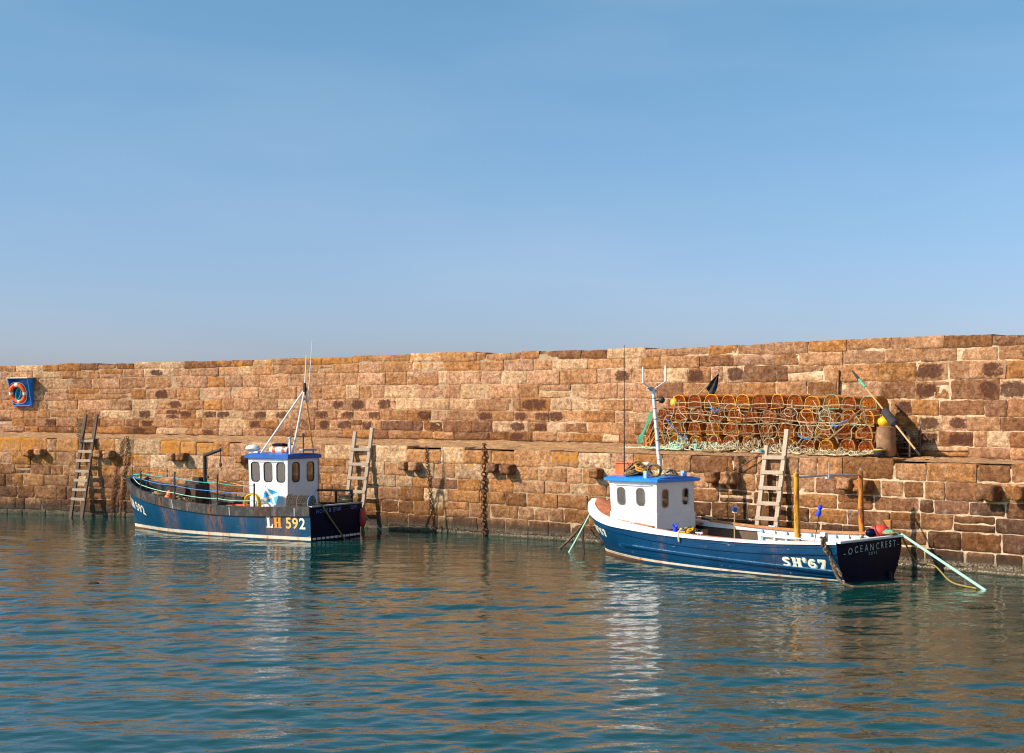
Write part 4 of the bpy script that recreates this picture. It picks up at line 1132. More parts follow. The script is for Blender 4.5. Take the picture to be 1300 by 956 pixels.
# fish box, yellow hose
def fish_box(c, rz, l, w_, h, mat, label):
    o_ = MB(); t = .02
    o_.box((0, 0, t / 2), (l, w_, t))
    for sx in (-1, 1): o_.box((sx * (l / 2 - t / 2), 0, h / 2 + t), (t, w_, h)); 
    for sy in (-1, 1): o_.box((0, sy * (w_ / 2 - t / 2), h / 2 + t), (l - 2 * t - .003, t, h))
    for sx in (-1, 1): o_.box((sx * (l / 2 + .008), 0, h + t), (.03, w_ + .03, .025))
    for sy in (-1, 1): o_.box((0, sy * (w_ / 2 + .008), h + t + .002), (l - .02, .03, .025))
    o = o_.build('fish_box', mat, None, bevel=.004); o.location = c; o.rotation_euler = (0, 0, rz); tag(o, label, 'fish box'); return o
bz = A.root.rotation_euler.z
q = L1(306, 636, .1); fish_box(A.w(q.x, .15, dk1(q.x / A.L) + .01), bz + .1, .55, .36, .22, M['red'], 'red plastic fish box on deck in front of the wheelhouse of LH 592')
q = L1(290, 640, .2); fish_box(A.w(q.x, .35, dk1(q.x / A.L) + .01), bz - .15, .52, .34, .14, M['lightblue'], 'pale blue fish box on the middle of the deck of LH 592')
q = L1(320, 640, .85); c_ = A.w(q.x, .80, .92); P = []
hx = MB()
for i in range(3 * 22):
    a = 2 * math.pi * i / 22; P.append(Vector((q.x + .25 * math.cos(a), .78 + .012 * i / 6, .86 + .27 * math.sin(a) + .01 * math.sin(i))))
hx.tube(P, .019, 8); o = hx.build('hose', M['yellow'], None, smooth=60); o.location = A.T; o.rotation_euler = (0, 0, bz); tag(o, 'yellow hose hung in an upright coil beside the wheelhouse of LH 592', 'hose')
tangle_later = []
tangle_later.append(('net_pile', 'dark brown net piled on the fore deck of LH 592 beside the hauler', (A.L * .72, .25), .42, .34, .26, 40, ['darkrope', 'brownrope', 'tanrope'], 61))
tangle_later.append(('rope_tangle', 'blue and orange ropes heaped amidships on LH 592', (A.L * .45, .15), .34, .40, .16, 26, ['bluerope', 'orangerope', 'tanrope', 'darkrope'], 62))
tangle_later.append(('net_pile', 'grey net heaped against the front of the wheelhouse of LH 592', (A.L * .385, -.35), .26, .30, .24, 26, ['netgrey', 'darkrope', 'green'], 63))
# stern bar and post
q0, q1 = L1(404, 622, -.62), L1(443, 622, -.95); zc = q0.z; mb = MB()
mb.bar((ua - .02, -.55, zc), (.10, -.80, zc), .05, .05); mb.bar((.14, -.80, .62), (.14, -.80, zc + .0), .06, .06); mb.bar((.5, -.62, .5), (.5, -.62, zc - .01), .05, .05); mb.build('stern_bar', M['blackmetal'], A.root)
cq = A.w(.22, -.62, .88); coil('rope_coil', 'pale rope coiled on the stern corner of LH 592 next to the ladder', cq, .15, 5, M['tanrope'], .022, 9, 1.3)
# orange line running along the far side
mb = MB(); P = smooth_path([L1(186, 598, .1), L1(222, 602, -.1), L1(255, 606, -.5), L1(285, 611, -.75), L1(317, 619, -.66)], 8); mb.tube(P, .010, 5)
o = mb.build('deck_line', M['orangerope'], None); o.location = A.T; o.rotation_euler = (0, 0, bz); tag(o, 'orange line running aft from the bow rail to the wheelhouse of LH 592', 'rope')
# aft rope over transom
def world_path(B, P): return [B.w(*p) for p in P]
wpt = on_wall(455, 600, 0)
def rope(label, P, r, mat, name='mooring_rope', group='mooring ropes', jit=0, cat='rope'):
    mb = MB(); mb.tube(P, r, 7); o = mb.build(name, mat, None, smooth=60); tag(o, label, cat, group); return o
rope('olive rope slanting down across the dark transom of LH 592', smooth_path([A.w(.25, .78, .90), A.w(-.02, .72, .93), A.w(-.075, .60, .84), A.w(-.09, .35, .56), A.w(-.09, .0, .22), A.w(-.12, -.25, -.06)], 8), .020, M['olive'])
mb = MB(); mb.lathe([(.01, -.24), (.05, -.22), (.09, -.14), (.10, 0), (.09, .14), (.04, .22), (.02, .27)], A.w(-.03, -1.04, .48), 14); mb.tube([A.w(-.03, -1.04, .72), A.w(.05, -.95, .88)], .008, 5)
o = mb.build('fender', M['red'], None, smooth=50); tag(o, 'small dark red fender hanging from the far stern corner of LH 592', 'fender')
rope('thin grey rope from the far stern corner of LH 592 to the wall foot', smooth_path([A.w(.05, -.93, .86), A.w(-.06, -1.02, .6), A.w(-.35, -1.25, .25), A.w(-.7, -1.5, -.05)], 6), .012, M['greyplastic'])
rope('dark rope from the bow of LH 592 to the rusty chains', rope_pts(A.w(A.pt(.99, 1.3, 1).x, 0, 1.40), on_wall(150, 600, .05), .10, 16), .016, M['darkrope'])

# =============================================================== BOAT TWO: SH 67
B2 = Boat((6.885, 27.35), (2.165, 32.3), 'fishing_boat', 'blue boat with a white rail, lettered OCEAN CREST, with orange posts at its stern')
B2.prof([0, .25, .5, .75, .9, .97, 1], [1.13, 1.24, 1.24, 1.06, .74, .42, .04], [0, .25, .5, .7, .85, .95, 1], [.84, 1.08, 1.12, .92, .52, .18, .012],
        [0, .25, .5, .75, .9, 1], [.76, .68, .69, .80, .92, 1.20], .42, zk=-.5, k=2.2)
UW = (B2.loc(833, 611, .63).x)          # aft face of the wheelhouse
fd0 = (UW - .15) / B2.L
inner2 = lambda t: .22 if t < fd0 else B2.sheer(t) - .12
hull_shell(B2, [M['hull_b'], M['darkwood']], [(.20, .03, .35), (.62, .012, .5)], inner2)  # dark inner face: shade behind the wheelhouse put into the timber colour
transom(B2, M['navy_shade'], -.35)
for nm, f0, hh, of_, t0, t1 in (('rubbing_strake', lambda t: B2.sheer(t) - .215, .030, .030, 0, .995), ('rubbing_strake', lambda t: .185 + .20 * t, .038, .038, 0, .80),
                               ('plank_edge', lambda t: B2.sheer(t) - .09, .012, .014, 0, .99), ('plank_edge', lambda t: .09 + .12 * t, .008, .010, .02, .9)):
    band(B2, nm, f0, (lambda f0, hh: lambda t: f0(t) + hh)(f0, hh), of_, M['hull_b'], t0, t1)
band(B2, 'strake_wear', lambda t: .224 + .20 * t, lambda t: .232 + .20 * t, .033, M['strakewear'], 0, .74, (1,))
band(B2, 'waterline_stripe', lambda t: .02 + .05 * t, lambda t: .045 + .085 * t, .006, M['stripe'])
band(B2, 'bottom_paint', lambda t: -.35, lambda t: .018 + .05 * t, .004, M['antifoul'])
_g = lambda t: min(1, max(0, (t - .42) / .4))
cap_rail(B2, 'gunwale', lambda t: .07 + .06 * _g(t), .032, lambda t: .055 + .095 * _g(t), M['white'], 0, 1.0, dz=lambda t: -.01 - .045 * _g(t))
cap_rail(B2, 'inner_rail', .12, -.03, .05, M['terra2'], .0, fd0 - .02, (-1,), dz=.05)
mb = MB(); mb.bar((-.03, -1.13, .775), (-.03, 1.13, .775), .11, .045); mb.build('transom_cap', M['white'], B2.root, bevel=.008)
deck_sheet(B2, 'foredeck', lambda t: B2.sheer(t) - .005, M['terra'], fd0, .985, inset=.05, camb=lambda t: .02 + .10 * (t - fd0) / (1 - fd0))
deck_sheet(B2, 'side_deck', lambda t: B2.sheer(t) - .002, M['terra'], .30, fd0 - .002, v0=.80, inset=.05)
deck_sheet(B2, 'cockpit_floor', lambda t: .20, M['greydeck'], 0.01, fd0, inset=.06)
mb = MB(); mb.box(((fd0 * B2.L + .02), 0, .42), (.04, 1.9, .42)); mb.build('bulkhead', M['terra'], B2.root)
mb = MB(); A_ = []
for i in range(31):
    t = .01 + .49 * i / 30; A_.append([Vector((B2.pt(t, z, -1).x, B2.pt(t, z, -1).y + .062, z)) for z in (.23, .4, .55, B2.sheer(t) - .01)])
mb.grid(A_); mb.build('bulwark_lining', M['offwhite'], B2.root)
# frames of the far bulwark
for k in range(11):
    t = .04 + .44 * k / 10; zs = B2.sheer(t); p = B2.pt(t, zs - .05, -1); q = B2.pt(t, .3, -1); mb = MB(); mb.bar((q.x, q.y + .085, .24), (p.x, p.y + .085, zs), .06, .055, up=(1, 0, 0)); mb.build('hull_frame', M['offwhite'] if k % 2 else M['lightblue'], B2.root)
mb = MB(); A_ = []
for i in range(31):
    t = .02 + .47 * i / 30; z = B2.sheer(t) - .14; p = B2.pt(t, z, -1); A_.append([Vector((p.x, p.y + .12, z)), Vector((p.x, p.y + .145, z)), Vector((p.x, p.y + .145, z + .07)), Vector((p.x, p.y + .12, z + .07)), Vector((p.x, p.y + .12, z))])
mb.grid(A_); mb.build('stringer', M['white'], B2.root, merge=.0005)
mb = MB(); mb.box((1.9, -.55, .36), (1.6, .5, .30)); mb.build('thwart', M['offwhite'], B2.root, bevel=.01)
mb = MB(); mb.box((2.75, .35, .38), (.8, .7, .34)); mb.box((2.75, .35, .565), (.86, .76, .03)); mb.build('engine_cover', M['terra'], B2.root, bevel=.012)
# lettering
letter_on_hull(B2, "SH'67", .172, lambda t: .255, .178, lambda c, a: M['letterwhite'], off=.010, bold=.085, xs=1.38, gapk=.16, shadow=M['lettermint'])
letter_on_hull(B2, "SH'67", .972, lambda t: .45 + (t - .86) * 1.15, .155, lambda c, a: M['letterwhite'], off=.010, bold=.08, gapk=.20, shadow=M['lettermint'])
letter_on_transom(B2, '~OCEAN', .95, -.02, .50, .56, .125, M['lettergrey'], .0, arc=.02)
letter_on_transom(B2, 'CREST~', -.12, -1.0, .565, .57, .125, M['lettergrey'], .0, arc=.015)
letter_on_transom(B2, 'COVE', .14, -.14, .475, .485, .055, M['lettergrey'], .0)
# rudder head
mb = MB(); mb.bar((-.10, -.62, -.4), (-.07, -.62, .10), .05, .05); mb.box((-.14, -.62, -.25), (.2, .03, .4)); mb.build('rudder', M['blackmetal'], B2.root)
# wheelhouse
c0 = B2.loc(833.5, 613, .63); c1 = B2.loc(776.5, 612, .63); ua2, ub2, zt2 = c0.x, c1.x, c0.z
zbw = B2.sheer((ua2) / B2.L) - .10; H = zt2 - zbw; Lh = ub2 - ua2
wy = H - .33; wh = .42
wh2 = wheelhouse(B2, ua2, ub2 - .02, .63, zbw, zt2, [(Lh * .33 , wy, .25, wh, .10), (Lh * .74, wy, .25, wh, .10)], [(.34, wy - .02, .24, wh, .09), (-.34, wy + .0, .24, wh - .04, .09)],
                 [(.3, wy, .32, wh, .09), (-.3, wy, .32, wh, .09)], .09, M['offwhite'], M['white'])
roof_slab(wh2, ua2 - .06, ub2 + .12, .68, zt2, .085, M['roofblue'], .06, .04); Z2 = zt2 + .11
mb = MB(); zl = zbw + .30; mb.box(((ua2 + ub2) / 2 + .0, 0, zbw + .0 + (1.03 - zbw) / 2), (Lh + .06, 1.30, 1.03 - zbw)); mb.build('coaming', M['white'], wh2, bevel=.012)
for wh_, u0_, u1_, v_, z_ in ((wh2, ua2 + .12, ub2 - .12, .66, zt2 - .06), (wha, ua + .15, ub - .15, .64, zt - .05)):
    mb = MB(); mb.tube([(u0_, v_ - .03, z_), (u0_, v_ + .015, z_), (u1_, v_ + .015, z_), (u1_, v_ - .03, z_)], .010, 6); mb.build('grab_rail', M['steel'], wh_, smooth=40)
for t_ in (.12, .45, .72):
    for sg_ in (1, -1):
        p_ = B2.pt(t_, B2.sheer(t_), sg_); mb = MB(); mb.tube([(p_.x - .09, p_.y - sg_ * .02, p_.z + .085), (p_.x + .09, p_.y - sg_ * .02, p_.z + .085)], .014, 6)
        for d_ in (-.035, .035): mb.tube([(p_.x + d_, p_.y - sg_ * .02, p_.z), (p_.x + d_, p_.y - sg_ * .02, p_.z + .085)], .012, 6)
        mb.build('cleat', M['steel'], B2.root, smooth=40)
# mast
def L2(px, py, v=0.0): return B2.loc(px, py, v)
vm = -.1; m0 = L2(838.5, 603, vm); m1 = L2(829, 494, vm); m0.z = Z2 - .03
mb = MB(); mb.tube([m0, m0.lerp(m1, .5), m1], [.046, .041, .036], 10); mst = mb.build('mast', M['white'], B2.root, smooth=40)
mb = MB()
for f in (.12, .2, .3, .42, .55, .66, .78, .9): c = m0.lerp(m1, f); mb.lathe([(.045, -.012), (.050, 0), (.045, .012)], c, 12)
mb.build('mast_band', M['greyplastic'], mst)
mb = MB(); l0, l1, r0_, r1_ = L2(816.5, 466, vm + .25), L2(816.5, 486, vm + .25), L2(845, 484, vm - .3), L2(845, 464, vm - .3)
mb.tube([l0, l1], .022, 8); mb.tube([l1, m1 + Vector((0, 0, -.03))], .016, 8); mb.build('aerial', M['white'], mst)
mb = MB(); mb.tube([r1_, r0_], .022, 8); mb.tube([r0_, m1 + Vector((0, 0, -.02))], .016, 8); mb.build('aerial', M['white'], mst)
mb = MB(); mb.box(m1 + Vector((.04, .05, .0)), (.10, .14, .09)); mb.tube([m1 + Vector((0, .2, .02)), m1 + Vector((0, -.12, -.04))], .02, 8); mb.build('aerial_bracket', M['greyplastic'], mst, bevel=.01)
q = L2(840, 508, vm - .12); mb = MB(); mb.ball(q, .075, 10); mb.bar(q, Vector((m0.lerp(m1, .87))), .03, .03); mb.build('horn', M['blackmetal'], mst, smooth=60)
q0, q1 = L2(792.5, 603, .3), L2(792.5, 438, .3); q0.z = Z2 - .06; mb = MB(); mb.tube([q0, q0.lerp(q1, .4), q1], [.016, .011, .006], 6); mb.build('whip_aerial', M['blackmetal'], B2.root)
bz2 = B2.root.rotation_euler.z
# roof clutter
q = L2(797, 598, .05)
fish_box(B2.w(q.x, .05, Z2 + .005), bz2 + .12, .44, .34, .25, M['orange2'], 'orange plastic crate on the wheelhouse roof of OCEAN CREST')
def tangle(name, label, centre, sx, sy, sz, n, mats, r=.012, seed=0, loops=1.0, cat='rope', group=None, parent=None):
    """a heap of loose rope: several wandering strands kept inside a mound"""
    rnd = random.Random(seed); mb = MB()
    for k in range(n):
        P = []; a = rnd.uniform(0, 6.28); x, y = rnd.uniform(-.7, .7), rnd.uniform(-.7, .7); rad = rnd.uniform(.06, .17) * loops
        for i in range(int(rnd.uniform(14, 30))):
            a += rnd.uniform(.15, .75); x += math.cos(a) * rad * .45 / sx; y += math.sin(a) * rad * .45 / sy
            x = max(-1, min(1, x)); y = max(-1, min(1, y)); e = max(0, 1 - .8 * x * x - .5 * y * y)
            P.append(Vector((x * sx, y * sy, r + sz * e * (k / n) ** .7 + rnd.uniform(0, .02))))
        mb.tube(smooth_path(P, 3), r * rnd.uniform(.8, 1.2), 5, mi=rnd.randrange(len(mats)))
    o = mb.build(name, mats, parent, smooth=70); o.location = centre
    if parent is None: tag(o, label, cat, group)
    return o
q = L2(814, 598, .0); o = tangle('rope_tangle', 'brown tangled rope heaped on the wheelhouse roof of OCEAN CREST', B2.w(q.x, .10, Z2 - .01), .30, .40, .30, 46, [M['brownrope'], M['tanrope'], M['darkrope'], M['orangerope']], .016, 4)
q = L2(833, 598, .35); coil('rope_coil', 'orange brown rope coil propped at the foot of the mast of OCEAN CREST', B2.w(q.x + .0, .42, Z2 + .13), .13, 6, M['brownrope'], .013, 2, .5, tilt=Matrix.Rotation(bz2 + R(20), 3, 'Z') @ Matrix.Rotation(R(80), 3, 'X'))
q = L2(850, 600, -.2); tangle('rope_tangle', 'dark rope and line heaped on the aft corner of the wheelhouse roof of OCEAN CREST', B2.w(q.x + .05, -.22, Z2 - .01), .20, .34, .16, 26, [M['brownrope'], M['palerope'], M['darkrope']], .012, 8)
q = L2(822, 602, .55); mb = MB(); mb.box((0, 0, .08), (.09, .07, .16)); o = mb.build('small_box', M['lightblue'], None, bevel=.006); o.location = B2.w(q.x, .60, Z2 - .028); o.rotation_euler = (0, 0, bz2); tag(o, 'small pale blue box on the near edge of the wheelhouse roof of OCEAN CREST', 'box')
q = L2(861, 599, -.2); mb = MB(); mb.box((0, 0, .065), (.10, .10, .13)); mb.box((-.07, .12, .04), (.05, .06, .08)); o = mb.build('instrument_box', M['lightblue'], None, bevel=.006); o.location = B2.w(ua2 + .12, -.42, Z2 - .012); o.rotation_euler = (0, 0, bz2); tag(o, 'blue grey box on the shaded end of the wheelhouse roof of OCEAN CREST', 'box')
mb = MB(); q0, q1 = L2(806, 590.5, -.15), L2(829, 591, -.3); mb.lathe([(.02, 0), (.045, .03), (.045, .34), (.02, .38)], (0, 0, 0), 12, (q1 - q0).normalized().to_track_quat('Z', 'Y').to_matrix()); q0.z = Z2 + .24; o = mb.build('pole_buoy', [M['white']], None, smooth=40); o.location = B2.w(*q0); o.rotation_euler = (0, 0, bz2); tag(o, 'small white float lying on the rope heap on the roof of OCEAN CREST', 'float')
for nm, lab, (u_, v_), sx_, sy_, sz_, n_, ms, sd_ in tangle_later: tangle(nm, lab, A.w(u_, v_, dk1(u_ / A.L)), sx_, sy_, sz_, n_, [M[m_] for m_ in ms], .014, sd_, 1.0, cat='net' if nm == 'net_pile' else 'rope')
# bow coil, blue glove, gaff
cq = B2.w(B2.L * .90, -.02, B2.sheer(.90) - .03); tangle('rope_tangle', 'green and pale ropes heaped on the red foredeck of OCEAN CREST', cq, .22, .26, .14, 22, [M['green'], M['palerope'], M['mint'], M['darkrope']], .014, 12)
q = L2(858, 678, 1.0); mb = MB(); mb.lathe([(.05, 0), (.06, .04), (.045, .10), (.05, .14)], (0, 0, 0), 10)
for a in range(4): mb.tube([(.03 * math.cos(a), .03 * math.sin(a), .12), (.05 * math.cos(a), .05 * math.sin(a), .17), (.06 * math.cos(a * 1.3), .05 * math.sin(a), .23 - .02 * a)], [.016, .015, .010], 6)
o = mb.build('rubber_glove', M['glove'], None, smooth=60); o.location = B2.w(q.x + .1, .90, B2.sheer(q.x / B2.L) - .035); tag(o, 'bright blue rubber glove standing on the side deck of OCEAN CREST', 'glove')
o = tangle('oilskin_bundle', 'black and yellow bundle on the side deck of OCEAN CREST behind the wheelhouse', B2.w(q.x - .22, .78, B2.sheer(q.x / B2.L) - .03), .22, .12, .10, 14, [M['blackmetal'], M['blackmetal'], M['yellow']], .022, 3, .8, cat='bundle')
q = L2(862, 684, 1.23); mb = MB(); mb.tube([(q.x, 1.16, .80), (q.x, 1.24, .76), (q.x - .02, 1.27, .64), (q.x - .03, 1.26, .56)], .022, 7); mb.ball((q.x, 1.16, .80), .035, 8); o = mb.build('fender_lanyard', M['palerope'], None, smooth=60); o.location = B2.T; o.rotation_euler = (0, 0, bz2); tag(o, 'short knotted pale rope hanging over the white gunwale below the wheelhouse', 'rope')
# broom
q0, q1 = L2(932.5, 690, .95), L2(932.5, 651, .95); q0.z = .5
br = empty('broom', B2.w(q0.x, .95, 0)); tag(br, 'blue headed broom standing upright in the middle of OCEAN CREST', 'broom'); br.rotation_euler = (0, 0, bz2)
zz = q1.z; mb = MB(); mb.tube([(0, 0, .35), (0, 0, zz)], .012, 8); mb.build('handle', M['bamboo'], br); mb = MB(); mb.box((0, 0, zz + .015), (.25, .06, .03), Matrix.Rotation(R(-45), 3, 'Z')); mb.build('head', M['offwhite'], br); mb = MB(); mb.box((0, 0, zz + .07), (.27, .08, .08), Matrix.Rotation(R(-45), 3, 'Z'), taper=1.08); mb.build('bristles', m_simple('navy_bristles', (.01, .05, .22), .9, .4, 60, .8), br)
# gantry of two posts and a bar
ug = .95
for px_, py0, py1, v, mt in ((1011.5, 690, 603, .98, 'yellowpost'), (1093, 686, 600, -1.14, 'orangepost')):
    b_, t_ = L2(px_ + 1.5, py0, v), L2(px_ - .5, py1, v); mb = MB(); P = [Vector((b_.x, v, .25)), b_, b_.lerp(t_, .5) + Vector((.012, 0, 0)), t_]; mb.tube(P, [.062, .062, .056, .048], 12); mb.lathe([(.055, -.02), (.055, .03), (.02, .05)], t_, 12); mb.build('gantry_post', M[mt], B2.root, smooth=40)
    if v > 0: gt0 = t_
    else: gt1 = t_
mb = MB(); mb.tube([gt0 - Vector((0, 0, .05)), gt0.lerp(gt1, .5) + Vector((0, 0, -.03)), gt1 - Vector((0, 0, .05))], .020, 8); c = gt0.lerp(gt1, .5) - Vector((0, 0, .06)); mb.box(c, (.10, .16, .07)); mb.tube([c, c + Vector((0, 0, .28))], .014, 6)
for g_ in (gt0, gt1): mb.tube([g_, g_ + Vector((0, 0, .10))], .016, 6)
mb.build('gantry_bar', M['steel'], B2.root, smooth=40)
# near quarter bitt and weedy rope
q = L2(1046.5, 684, 1.02); mb = MB(); mb.bar((q.x, 1.03, .35), (q.x, 1.03, .94), .115, .115); mb.build('bitt', M['white'], B2.root, bevel=.01)
rnd = random.Random(5); mb = MB()
for k in range(9):
    P = []
    for i in range(15):
        f = i / 14; wv = .10 * (1 - f) ** .5 * (1 if f < .45 else .5)
        P.append(B2.w(q.x - .05 - .42 * f, 1.14 + .10 * math.sin(f * 3) + rnd.uniform(-wv, wv), .84 - .66 * f + rnd.uniform(-.03, .03)))
    mb.tube(smooth_path(P, 3), .018, 6, mi=k % 2)
P = smooth_path([B2.w(q.x - .28, 1.2, .4), B2.w(q.x - .40, 1.22, .18), B2.w(q.x - .55, 1.25, .05), B2.w(q.x - .80, 1.15, -.02), B2.w(q.x - 1.25, .55, .012), B2.w(q.x - 1.7, .2, .01)], 6); mb.tube(P, .03, 7)
o = mb.build('fender_rope', [M['darkrope'], M['tanrope']], None, smooth=60); tag(o, 'thick weedy rope bundle hanging off the near stern corner of OCEAN CREST into the water', 'rope')
# pot marker with blue float
q0, q1 = L2(1033, 676, -.2), L2(1041, 646, -.2); mb = MB(); mb.tube([q0 - Vector((0, 0, .3)), q1], .008, 6)
mk = empty('marker_rod', B2.T, bz2); tag(mk, 'thin dark rod with a bright blue cap between the orange posts', 'rod'); mb.build('rod', M['blackmetal'], mk)
mb = MB(); d = (q1 - q0).normalized().to_track_quat('Z', 'Y').to_matrix(); mb.lathe([(.01, -.15), (.045, -.13), (.05, -.05), (.03, .0), (.045, .03), (.035, .09), (.01, .11)], q1 - (q1 - q0).normalized() * .02, 12, d); mb.build('cap', M['glove'], mk, smooth=40)
# stern clutter
q = L2(1105, 676, -.9); mb = MB(); mb.lathe([(.02, -.17), (.12, -.13), (.15, 0), (.12, .12), (.05, .17), (.03, .21)], (0, 0, 0), 16, Matrix.Rotation(R(75), 3, 'Y')); nn_ = len(mb.v); o = mb.build('buoy', M['red'], None, smooth=60); o.location = B2.w(.30, -.88, .84); o.rotation_euler = (0, 0, bz2 + R(30)); tag(o, 'red buoy lying on the stern of OCEAN CREST behind the orange post', 'buoy')
mb = MB(); mb.ball((0, 0, 0), .10, 10, (1.2, .8, .9)); o = mb.build('cloth_bundle', M['navy_shade'], None, smooth=60); o.location = B2.w(.42, -.72, .82); tag(o, 'dark blue bundle against the red buoy on the stern of OCEAN CREST', 'bundle')
mb = MB(); mb.box((0, 0, .12), (.16, .14, .24)); o = mb.build('wooden_block', M['terra2'], None, bevel=.01); o.location = B2.w(.34, -1.18, .82); o.rotation_euler = (0, 0, bz2 + .3); tag(o, 'orange brown wooden block on the far stern corner of OCEAN CREST', 'block')
tangle('rope_tangle', 'green and tan ropes heaped on the stern corner of OCEAN CREST', B2.w(.10, -.85, .80), .12, .30, .07, 18, [M['green'], M['green'], M['tanrope']], .014, 21)
# mooring ropes
wl = lambda px, py: Vector(((px - 650) * F * HC / (py - YH) / F, F * HC / (py - YH), -.02))
st = B2.w(.0, -1.12, .80)
rope('taut pale green rope from the stern of OCEAN CREST into the water', rope_pts(st, wl(1252, 749), .0, 4), .028, M['mint'])
rope('slack brown rope curving from the stern of OCEAN CREST into the water', smooth_path([st + Vector((.0, 0, -.02)), st.lerp(wl(1180, 728), .55) + Vector((0, 0, -.12)), wl(1186, 733) + Vector((0, 0, .25)), wl(1208, 743) + Vector((0, 0, .08)), wl(1240, 748) + Vector((0, 0, .03))], 8), .017, M['olive'])
bw_ = B2.w(B2.pt(.995, 1.15, 1).x, .02, 1.10)
rope('green rope from the bow of OCEAN CREST slanting down to the water', rope_pts(bw_, wl(722, 701), .02, 6), .022, M['mint'])
rope('dark weedy rope from the bow of OCEAN CREST to the foot of the wall', rope_pts(bw_ - Vector((0, 0, .03)), wl(709, 696), .10, 14), .028, M['darkrope'])
chain([bw_ - Vector((0, 0, .05)), wl(741, 690) + Vector((0, 0, .5)), wl(741, 705), wl(740, 709)], 'fine dark anchor chain hanging straight from the bow of OCEAN CREST', .009, .08, .022, M['darkrust'], g)
rope('thin line from the top of the pale ladder to the wall stone beside it', rope_pts(on_wall(965, 576, .12), on_wall(930, 598, .14), .02, 10), .014, M['darkrope'])
coil('lashing', 'rope lashing on the top of the far left ladder', on_wall(100, 561, .20), .05, 10, M['tanrope'], .014, 6, 3.2)
coil('lashing', 'turquoise rope lashing at the top left of the pale ladder', on_wall(966, 574, .12), .042, 4, M['cyan'], .009, 7, 1.0)
tangle('floating_rope', 'scrap of green rope floating off the bow of OCEAN CREST', wl(741, 714) + Vector((0, 0, -.004)), .16, .08, .008, 4, [M['green'], M['darkrope']], .006, 31, .9)
tangle('seaweed', 'dark seaweed floating at the right below the ropes', wl(1243, 771) + Vector((0, 0, -.006)), .24, .10, .01, 7, [M['weed']], .009, 32, cat='seaweed')
tangle('seaweed', 'small dark seaweed clump floating at the left under the bow of LH 592', wl(119, 741) + Vector((0, 0, .01)), .07, .06, .03, 8, [M['weed']], .010, 33, cat='seaweed')

# =============================================================== life ring station
sL = s_at(31, -DECKW); tl, nl = wt(sL), wn(sL); cab = empty('life_ring_cabinet', on_wall(31, 515, -DECKW)); tag(cab, 'bright blue open cabinet on the far left of the upper wall', 'cabinet')
def CL(x, d, z): return tl * x + nl * d + Vector((0, 0, z))
hh = .92; tw, bw3, dep = .385, .345, .38
mb = MB(); mb.add([CL(-bw3, .04, 0), CL(bw3, .04, 0), CL(tw, .04, hh), CL(-tw, .04, hh), CL(-bw3, .065, 0), CL(bw3, .065, 0), CL(tw, .065, hh), CL(-tw, .065, hh)], [(0, 1, 2, 3), (4, 5, 6, 7), (0, 1, 5, 4), (1, 2, 6, 5), (2, 3, 7, 6), (3, 0, 4, 7)]); mb.build('back_board', M['roofblue'], cab)
for sg in (-1, 1):
    mb = MB(); pr = [(.02, .0), (.10, .0), (dep, hh), (.02, hh)]
    V = []
    for t_ in (0, .025):
        for d, z in pr: V.append(CL(sg * ((bw3 + (tw - bw3) * z / hh) + .002 + t_), d, z))
    mb.add(V, [(0, 1, 2, 3), (4, 5, 6, 7), (0, 1, 5, 4), (1, 2, 6, 5), (2, 3, 7, 6), (3, 0, 4, 7)]); mb.build('side_board', M['roofblue'], cab)
mb = MB(); mb.add([CL(-tw - .04, .0, hh + .02), CL(tw + .04, .0, hh + .02), CL(tw + .04, dep + .04, hh + .0), CL(-tw - .04, dep + .04, hh + .0), CL(-tw - .04, .0, hh + .045), CL(tw + .04, .0, hh + .045), CL(tw + .04, dep + .04, hh + .025), CL(-tw - .04, dep + .04, hh + .025)], [(0, 1, 2, 3), (4, 5, 6, 7), (0, 1, 5, 4), (1, 2, 6, 5), (2, 3, 7, 6), (3, 0, 4, 7)]); mb.build('top_board', M['offwhite'], cab)
mb = MB(); mb.box((0, 0, 0), (.7, .10, .03), Matrix.Rotation(math.atan2(tl.y, tl.x), 3, 'Z')); o = mb.build('bottom_board', M['roofblue'], cab); o.location = CL(0, .10, -.0)
rc = cab.location + CL(-.09, .22, .42)
ring = empty('life_ring', rc); tag(ring, 'orange life ring with white bands hung in the blue cabinet', 'life ring')
def ringpt(a, r, d=0): return tl * (r * math.cos(a)) + Vector((0, 0, r * math.sin(a))) + nl * (d - .07 * math.sin(a) * -1)
mb = MB(); mb.tube([ringpt(2 * math.pi * k / 40, .275) for k in range(40)], .070, 12, closed=True); mb.build('ring_body', M['orange'], ring, smooth=80)
for k in range(4):
    a = R(45 * 0 + 90 * k); mb = MB(); mb.tube([ringpt(a - .16 + .32 * i / 6, .275) for i in range(7)], .074, 12); mb.build('band', M['letterwhite'], ring, smooth=60)
mb = MB(); P = []
for k in range(48):
    a = 2 * math.pi * k / 48; P.append(ringpt(a, .35 + .035 * abs(math.sin(2 * a)), .02))
mb.tube(P, .008, 5, closed=True); mb.build('grab_line', M['palerope'], ring)
mb = MB(); P = []
for k in range(90):
    a = 2 * math.pi * k / 18; P.append(rc + tl * (.10 * math.cos(a) + .03 * math.sin(a)) + Vector((0, 0, .19 * math.sin(a) - .02)) + nl * (-.05 + .0006 * k + .006 * math.sin(k)))
mb.tube(P, .014, 6); o = mb.build('throw_line', M['cyan'], None, smooth=60); tag(o, 'turquoise throwing line coiled inside the orange life ring', 'rope')

